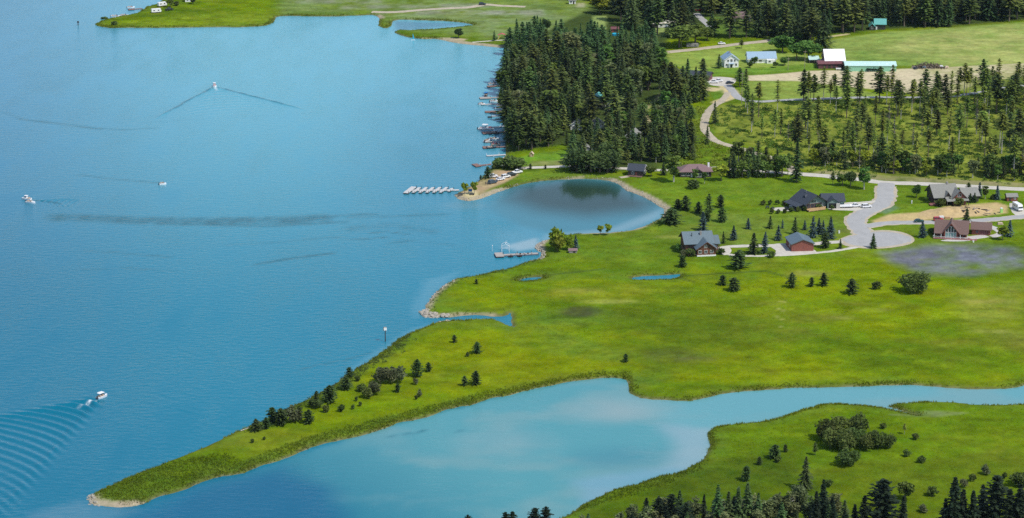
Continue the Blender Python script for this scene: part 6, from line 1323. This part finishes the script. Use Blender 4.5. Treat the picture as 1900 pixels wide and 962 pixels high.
dock('brown dock below the white pontoon platform', 895, 246.5, 941, 244.5, 2.0, 'brownplank', 'pile', (8, 4.5, 0))
dock('white dock with white posts at the pontoon boat', 905, 236.5, 941, 234, 1.5, 'palelank', 'white')
dock('short pale dock with a small black float off its end', 912, 215.5, 936, 214.5, 1.2, 'palelank', 'pile')
dock('broad brown dock with a tan canopy boat beside it', 900, 207.5, 934, 206.5, 2.2, 'brownplank', 'pile', (6, 3.6, 0))
dock('thin grey dock with a small white boat at its tip', 893, 194, 926, 192.5, 1.3, 'palelank', 'white')
dock('grey dock under the blue canopy boat lift', 890, 182, 927, 180.5, 1.6, 'plank', 'pile', (6, 4, 0))
dock('brown dock furthest up the point wood shore', 904, 160.5, 930, 159, 2.0, 'brownplank', 'pile', (4, 3, 0))
o = thing('black_float', 'small black mooring float off the short pale dock', 'float', WAT(909, 218.5), 0); MB().box(-1.2, 1.2, -.8, .8, -.2, .5).build('float_body', 'float', o); MB().tube((0, 0, .5), (0, 0, 1.0), .1).build('cleat', 'chrome', o)
# marina dock with finger piers
o = thing('slip_dock', 'long grey marina dock with seven slanting finger piers off the point', 'dock', (*WAT(755, 355)[:2], 0), 0)
a0, b0 = WAT(756, 354.5), WAT(853, 354.0); L_ = (b0 - a0).length; az = math.atan2((b0 - a0).y, (b0 - a0).x); o.rotation_euler.z = az
for i in range(8): MB().box(L_ * i / 8 + .04, L_ * (i + 1) / 8 - .04, -.95, .95, .28, .5).build('deck_section', 'palelank', o)
for i in range(7):
    x = 1.4 + i * (L_ - 5.5) / 6; wd = 1.3 if i == 0 else .72; T_ = Matrix.Translation((x, 0, 0)) @ Matrix.Rotation(R(-18), 4, 'Z'); ln = (6.2, 6.0) if i == 0 else (5.4, 4.6) if i < 6 else (3.2, 2.6)
    f_ = MB().box(-wd, wd, -ln[0], ln[1], .505, .72, T_).build('finger_pier', 'palelank', o); MB().box(-wd + .2, wd - .2, -ln[0] + .15, ln[1] - .15, -.2, .5, T_).build('floats', 'float', f_)
    for s in (-ln[0] + .3, ln[1] - .3): MB().tube(T_ @ Vector((wd + .15, s, -1)), T_ @ Vector((wd + .15, s, 1.5)), .12, .11).build('pile', 'pile', f_)
# house dock with its boat lift
o = dock('house dock of grey planks with dark piles near the log house', 919, 473.5, 999, 470, 1.9, 'plank', 'pile', (3.6, 6, .6), name='house_dock', z=.75, group=None)
for x in (6.5, 10.5): MB().tube((x, -2.6, -1), (x, -2.6, 1.3), .2, .18).build('mooring_pile', 'pile', o); MB().box(x - 1.0, x + 1.0, -2.4, -1.0, .1, .5).build('mooring_float', 'float', o)
for i in range(5): MB().box(9 + i * 1.7, 9.6 + i * 1.7, -.5, .1, .77, 1.2).build('dock_box', 'pile' if i % 2 else 'plank', o)
o2 = thing('boat_lift', 'white steel boat lift frame standing at the house dock', 'boat lift', WAT(938, 469), 2)
for x in (-1.6, 1.6):
    for y in (0, 3.2): MB().tube((x, y, -1.2), (x, y, 3.0), .09, .09).build('leg', 'white', o2)
for y in (0, 3.2): MB().tube((-1.6, y, 3.0), (0, y, 3.9), .08).build('rafter', 'white', o2); MB().tube((0, y, 3.9), (1.6, y, 3.0), .08).build('rafter', 'white', o2)
MB().tube((0, 0, 3.9), (0, 3.2, 3.9), .08).build('ridge', 'white', o2); MB().tube((.6, 1.6, 3.6), (.6, 1.6, 5.2), .06).build('mast', 'white', o2); MB().box(-1.5, 1.5, .1, .22, 1.9, 2.02).build('crossbar', 'white', o2)
o = thing('dock_light', 'white lamp post standing in the water at the tip of the house dock', 'lamp post', WAT(913.5, 466), 0); MB().tube((0, 0, -1), (0, 0, 2.2), .07).build('post', 'white', o); MB().blob((0, 0, 2.4), (.22, .22, .26), 1, 8, 6, 0).build('lamp', 'white', o)
dock('narrow dark dock with boats at the far left headland', 238, 17.5, 264, 16, 1.8, 'brownplank', 'pile', (4, 4, 0), group=None); dock('low white dock along the tip of the far left headland', 208, 33, 241, 29.5, 1.8, 'palelank', 'white', None, False, group=None)

# ------------------------------------------------------------------ boats
def hullmesh(L_, W_, Hh, m, o):
    n = 9; V_ = []; F_ = []
    for i in range(n):
        t = i / (n - 1); x = -L_ / 2 + L_ * t; w_ = W_ / 2 * (1 - max(0, (t - .45) / .55) ** 2.2) + .02; zz = Hh * (1 + .25 * t * t); k = .12 * max(0, t - .6) * Hh
        V_ += [(x, -w_, zz), (x, -w_ * .75, -.02 + k), (x, 0, -.18 + k), (x, w_ * .75, -.02 + k), (x, w_, zz)]
    for i in range(n - 1):
        for j in range(4): a = i * 5 + j; F_.append((a, a + 5, a + 6, a + 1))
    F_ += [(0, 1, 2, 3, 4), tuple(reversed([(n - 1) * 5 + j for j in range(5)]))]
    for i in range(n - 1): F_.append((i * 5, i * 5 + 4, i * 5 + 9, i * 5 + 5))
    return MB().add(V_, F_).build('hull', m, o)
def runabout(label, u, v, rz, L_=5.6, m='carwhite', seat='seattan', cover=None, cabin=False, name='motorboat', group=None, z=0):
    o = thing(name, label, 'boat', WAT(u, v, 0) + Vector((0, 0, z)), rz, group); W_ = L_ * .37; hullmesh(L_, W_, .75, m, o)
    MB().box(-L_ * .42, L_ * .12, -W_ * .36, W_ * .36, .78, .86).build('cockpit', 'plank', o)
    for x in (-L_ * .34, -L_ * .06): MB().box(x, x + .6, -W_ * .34, -W_ * .04, .86, 1.3).build('seat', seat, o); MB().box(x, x + .6, W_ * .04, W_ * .34, .86, 1.3).build('seat', seat, o)
    MB().add([(L_ * .12, -W_ * .4, .85), (L_ * .26, 0, .85), (L_ * .12, W_ * .4, .85), (L_ * .05, -W_ * .34, 1.4), (L_ * .15, 0, 1.4), (L_ * .05, W_ * .34, 1.4)], [(0, 1, 4, 3), (1, 2, 5, 4), (3, 4, 1, 0), (4, 5, 2, 1)]).build('windscreen', 'glass', o)
    MB().extr([(-L_ / 2 - .35, .1), (-L_ / 2, .1), (-L_ / 2 + .05, 1.15), (-L_ / 2 - .3, 1.1)], -.25, .25).build('outboard_motor', 'black' if not cabin else 'white', o)
    if cover:
        MB().extr([(-L_ * .38, 2.0), (L_ * .14, 2.0), (L_ * .08, 2.2), (-L_ * .3, 2.22)], -W_ * .46, W_ * .46).build('canopy', cover, o); p_ = MB()
        for x in (-L_ * .33, L_ * .1):
            for s in (-1, 1): p_.tube((x, s * W_ * .44, .8), (x, s * W_ * .44, 2.02), .035, n=5)
        p_.build('canopy_frame', 'chrome', o)
    if cabin: MB().extr([(-L_ * .1, .8), (L_ * .28, .85), (L_ * .12, 1.9), (-L_ * .08, 2.0)], -W_ * .36, W_ * .36).build('cabin', 'white', o); MB().box(-L_ * .16, L_ * .16, -W_ * .4, W_ * .4, 2.0, 2.1).build('cabin_roof', 'white', o); MB().box(-L_ * .07, L_ * .13, -W_ * .375, W_ * .375, 1.3, 1.75).build('windows', 'glass', o)
    return o
def pontoon(label, u, v, rz, L_=7.2, canopy='white', seat='seatred', group=None, people=0):
    o = thing('pontoon_boat', label, 'boat', WAT(u, v, 0), rz, group); W_ = 2.5
    for s in (-1, 1): MB().tube((-L_ / 2, s * .85, .1), (L_ / 2 - .5, s * .85, .1), .33, .33, 10).tube((L_ / 2 - .5, s * .85, .1), (L_ / 2 + .1, s * .85, .22), .33, .08, 10).build('pontoon_tube', 'chrome', o)
    MB().box(-L_ / 2 + .1, L_ / 2 - .2, -W_ / 2, W_ / 2, .45, .58).build('deck', 'palelank', o); f_ = MB()
    for s in (-1, 1): f_.box(-L_ / 2 + .9, L_ / 2 - .3, s * (W_ / 2 - .05) - .03, s * (W_ / 2 - .05) + .03, .6, 1.25)
    f_.box(L_ / 2 - .33, L_ / 2 - .27, -W_ / 2 + .1, W_ / 2 - .1, .6, 1.25); f_.box(-L_ / 2 + .9, -L_ / 2 + .96, -W_ / 2 + .1, .3, .6, 1.25); f_.build('fence', 'white', o)
    for x, y, l in ((L_ * .3, -.7, 1.7), (L_ * .3, .7, 1.7), (-L_ * .25, -.75, 1.5)): s_ = MB().box(x - l / 2, x + l / 2, y - .35, y + .35, .58, .98).build('seat', seat, o); MB().box(x - l / 2, x + l / 2, y + (.25 if y > 0 else -.35), y + (.35 if y > 0 else -.25), .98, 1.35).build('backrest', seat, s_)
    MB().box(-.3, .3, .3, 1.0, .58, 1.45).build('console', 'white', o); MB().box(-.2, .25, .35, .95, 1.46, 1.75).build('windscreen', 'glass', o)
    MB().extr([(-1.9, 2.45), (1.3, 2.45), (.9, 2.68), (-1.5, 2.7)], -W_ / 2, W_ / 2).build('canopy', canopy, o); p_ = MB()
    for x in (-1.7, 1.1):
        for s in (-1, 1): p_.tube((x * .5, s * (W_ / 2 - .05), 1.25), (x, s * (W_ / 2 - .05), 2.46), .035, n=5)
    p_.build('canopy_frame', 'chrome', o); MB().extr([(-L_ / 2 - .5, -.1), (-L_ / 2 - .1, -.1), (-L_ / 2 - .05, 1.2), (-L_ / 2 - .45, 1.15)], -.28, .28).build('outboard_motor', 'black', o); return o
runabout('white motorboat with white canopy cruising left of the spit, long wake behind', 190, 738, 52, 4.8, seat='seattan', cover='white')
runabout('white open boat with tan seats drifting alongside a cabin boat at far left', 57, 377, -18, 4.8, seat='seattan', group='two boats drifting together'); runabout('white cabin motorboat drifting alongside the tan-seated open boat', 49, 371, 160, 5.0, cabin=True, name='cabin_boat', group='two boats drifting together')
runabout('small white speedboat at the head of the v-shaped wake', 398, 160.5, 104, 5.0, seat='seatred', cabin=True); runabout('tiny white boat alone in the middle of the lake', 302, 343, 20, 3.4); 
DG = 'boats moored along the point wood'
pontoon('white pontoon boat with red seats on the dock with white posts', 901, 240.5, -4, 8.0, 'white', 'seatred', DG); runabout('white motorboat left of the pair above the reddish dock', 904, 263, 60, 5.6, group=DG); runabout('white motorboat right of the pair above the reddish dock', 917, 259.5, 15, 5.8, group=DG)
runabout('dark boat in the middle of the reddish dock', 912, 276, 10, 5.0, 'cardark', 'seattan', group=DG); runabout('orange-seated boat at the right of the reddish dock', 920, 270, 8, 4.6, 'tanfabric', 'seatred', group=DG); runabout('low white boat drawn up on the pebble beach', 939, 300.5, 8, 4.4, group=DG, z=1.0)
runabout('boat under a blue canopy on the grey dock', 902, 178, 85, 5.6, 'carblue', cover='bluefabric', group=DG); runabout('small white boat at the tip of the thin grey dock', 894, 194.8, 4, 3.6, group=DG); runabout('white boat under a tan canopy by the broad brown dock', 929, 203, 2, 6.4, cover='tanfabric', group=DG)
runabout('white boat on the furthest brown dock', 916, 157.5, 8, 6.0, group=DG); runabout('boat under a red canopy beyond the furthest brown dock', 925, 152.5, 6, 5.6, cover='redfabric', group=DG)
runabout('small white boat at the far right of the thin grey dock', 916, 189.5, 10, 4.4, group=DG); runabout('dark boat behind the brown dock below the pontoon', 918, 248.5, 4, 4.6, 'cardark', group=DG)
runabout('white motorboat at the far headland\'s narrow dock', 243, 15, 10, 5.0); runabout('white boat on the low white dock of the far headland', 231, 30, 8, 5.2); runabout('long white boat at the tip of the far headland', 215, 31.5, 5, 6.4)
o = thing('sailboard', 'bright blue sail of a sailboard off the far beach', 'sailboard', WAT(766, 74.5), 0); MB().extr([(-1.2, 0), (1.2, 0), (1.4, .12), (-1.2, .12)], -.35, .35).build('board', 'white', o); MB().extr([(-.1, .6), (1.0, .9), (.15, 3.8), (-.05, 3.9)], -.03, .03).build('sail', 'cyan', o); MB().tube((-.08, 0, .1), (-.08, 0, 3.95), .04).build('mast', 'black', o)
# channel markers
o = thing('channel_marker', 'tall dark pole with white day board standing in the lake off the spit', 'channel marker', WAT(715, 634), 12); MB().tube((0, 0, -1.5), (0, 0, 5.2), .22, .18, 8).build('pole', 'pile', o); MB().box(-.6, .6, -.3, -.18, 4.6, 5.7).build('day_board', 'white', o); MB().box(-.74, -.62, -.4, .4, 4.5, 5.6).build('side_board', 'cardark', o); MB().extr([(-.6, 5.3), (.6, 5.3), (.5, 5.85), (-.5, 5.8)], -.1, .5).build('nest', 'timber', o)
o = thing('channel_marker', 'short dark marker post off the far left headland', 'channel marker', WAT(145, 47), 0); MB().tube((0, 0, -1), (0, 0, 2.4), .3, .25, 8).build('pole', 'pile', o); MB().box(-.6, .6, -.1, .1, 1.5, 2.5).build('day_board', 'pile', o)
o = thing('driftwood_log', 'pale driftwood trunk on the lake edge at the left end of the spit\'s dark clump', 'log', AT(456, 798) + Vector((0, 0, .1)), 40); MB().tube((-2.2, 0, .1), (1.9, .3, .2), .2, .1).build('stem', 'palebark', o); MB().tube((1.0, .2, .2), (1.6, .9, .5), .08, .04).build('branch', 'palebark', o)
# the point: picnic table, sign, people
def person(u, v, rz, shirt, label):
    """standing figure grown from a skeleton of joints"""
    o = thing('person', label, 'person', AT(u, v), rz, 'people on the point'); J = [(0, 0, .95), (0, 0, 1.2), (0, 0, 1.42), (0, 0, 1.52), (0, .02, 1.66), (.2, 0, 1.4), (.25, .03, 1.12), (.24, .12, .88), (-.2, 0, 1.4), (-.26, .02, 1.12), (-.24, .1, .87), (.1, 0, .9), (.11, .03, .5), (.11, 0, .08), (.12, .12, .04), (-.1, 0, .9), (-.12, -.02, .5), (-.12, -.05, .08), (-.12, .07, .04)]
    E_ = [(0, 1), (1, 2), (2, 3), (3, 4), (2, 5), (5, 6), (6, 7), (2, 8), (8, 9), (9, 10), (0, 11), (11, 12), (12, 13), (13, 14), (0, 15), (15, 16), (16, 17), (17, 18)]; rad = [.16, .15, .17, .06, .11, .08, .055, .04, .08, .055, .04, .11, .075, .05, .05, .11, .075, .05, .05]
    me = bpy.data.meshes.new('body'); me.from_pydata(J, E_, []); me.materials.append(M[shirt]); b = link('body', me, o); sk = b.modifiers.new('skin', 'SKIN'); me.skin_vertices[0].data[0].use_root = True
    for i, q in enumerate(rad): me.skin_vertices[0].data[i].radius = (q, q)
    b.modifiers.new('sub', 'SUBSURF').levels = 1; MB().blob((0, .02, 1.70), (.10, .12, .13), 1, 8, 6, .02).build('head', 'skin', o); MB().blob((0, 0, 1.75), (.115, .125, .11), 2, 8, 6, .03).build('hair', 'cloth', o)
person(901.5, 344, 20, 'cloth', 'left one of two people in dark clothes standing by the slate car'); person(904.8, 344, -40, 'carblue', 'right one of two people in dark clothes standing by the slate car')
for u, v, rz, lab in ((855, 363, 4, 'dark picnic table under the left yellow-green tree on the point'), (876, 362, -3, 'picnic table between the two yellow-green trees on the point')):
    o = thing('picnic_table', lab, 'table', AT(u, v), rz, 'picnic tables'); MB().box(-1.0, 1.0, -.4, .4, .7, .78).build('table_top', 'pile', o)
    for s in (-1, 1): MB().box(-1.0, 1.0, s * .8 - .15, s * .8 + .15, .42, .48).build('bench', 'pile', o); MB().box(s * .75 - .05, s * .75 + .05, -.8, .8, .0, .7).build('leg', 'pile', o)
o = thing('notice_board', 'blue notice board between the two yellow-green trees on the point', 'sign', AT(872.5, 359), 0); MB().box(-.9, .9, -.06, .06, .8, 2.1).build('board', 'bluefabric', o)
for s in (-1, 1): MB().box(s * .8 - .06, s * .8 + .06, .065, .17, -.2, 2.2).build('post', 'timber', o)
# ------------------------------------------------------------------ stones along the water, as one uncounted scatter each
def stones(pts, size, seed, m='rock'):
    b = MB(); r = random.Random(seed)
    for x, y, z in pts: s = r.uniform(*size); b.blob((x, y, z + s * .15), (s * r.uniform(.8, 1.4), s * r.uniform(.8, 1.4), s * .7), r.random(), 6, 4, .3)
    o = b.build('shore_stones', m); o['kind'] = 'stuff'; return o
near_w = (sstep(SD, -1.6, -.4) - sstep(SD, 1.2, 2.6)); ok = sel
stones(scatter(near_w * pmask(P("1050,325 1140,325 1250,380 1240,402 1222,402 1150,356 1060,340"), 3), 230, 21), (.15, .36), 22); stones(scatter(near_w * pmask(P("842,356 880,362 960,338 960,350 880,380 845,374"), 3), 150, 23), (.15, .36), 24)
stones(scatter(near_w * pmask(P("983,444 1012,438 1010,480 985,482"), 3), 170, 25), (.25, .7), 26); stones(scatter(near_w * pmask(P("776,574 800,574 830,584 830,596 780,594"), 3), 90, 27), (.4, 1.0), 28)
stones(scatter(near_w * pmask(P("158,914 176,912 180,935 160,935"), 3), 36, 29), (.3, .7), 30); stones(scatter(near_w * pmask(P("785,560 805,535 850,508 850,520 815,545 800,565"), 3), 90, 31), (.25, .5), 32)
# ------------------------------------------------------------------ thin summer air over the whole place
hz_ = MB().box(min(GX[0], WX[0]) - 50, max(GX[-1], WX[-1]) + 50, min(GY[0], WY[0]) - 50, max(GY[-1], WY[-1]) + 50, -6, 330).mesh('haze'); hm = bpy.data.materials.new('haze_air'); hm.use_nodes = True; hm.node_tree.nodes.remove(hm.node_tree.nodes['Principled BSDF'])
pv = hm.node_tree.nodes.new('ShaderNodeVolumePrincipled'); pv.inputs['Color'].default_value = (.60, .82, 1, 1); pv.inputs['Density'].default_value = .000012; pv.inputs['Anisotropy'].default_value = .2
hm.node_tree.links.new(pv.outputs[0], hm.node_tree.nodes['Material Output'].inputs['Volume']); hz_.materials.append(hm); ho = link('haze', hz_); ho['kind'] = 'stuff'
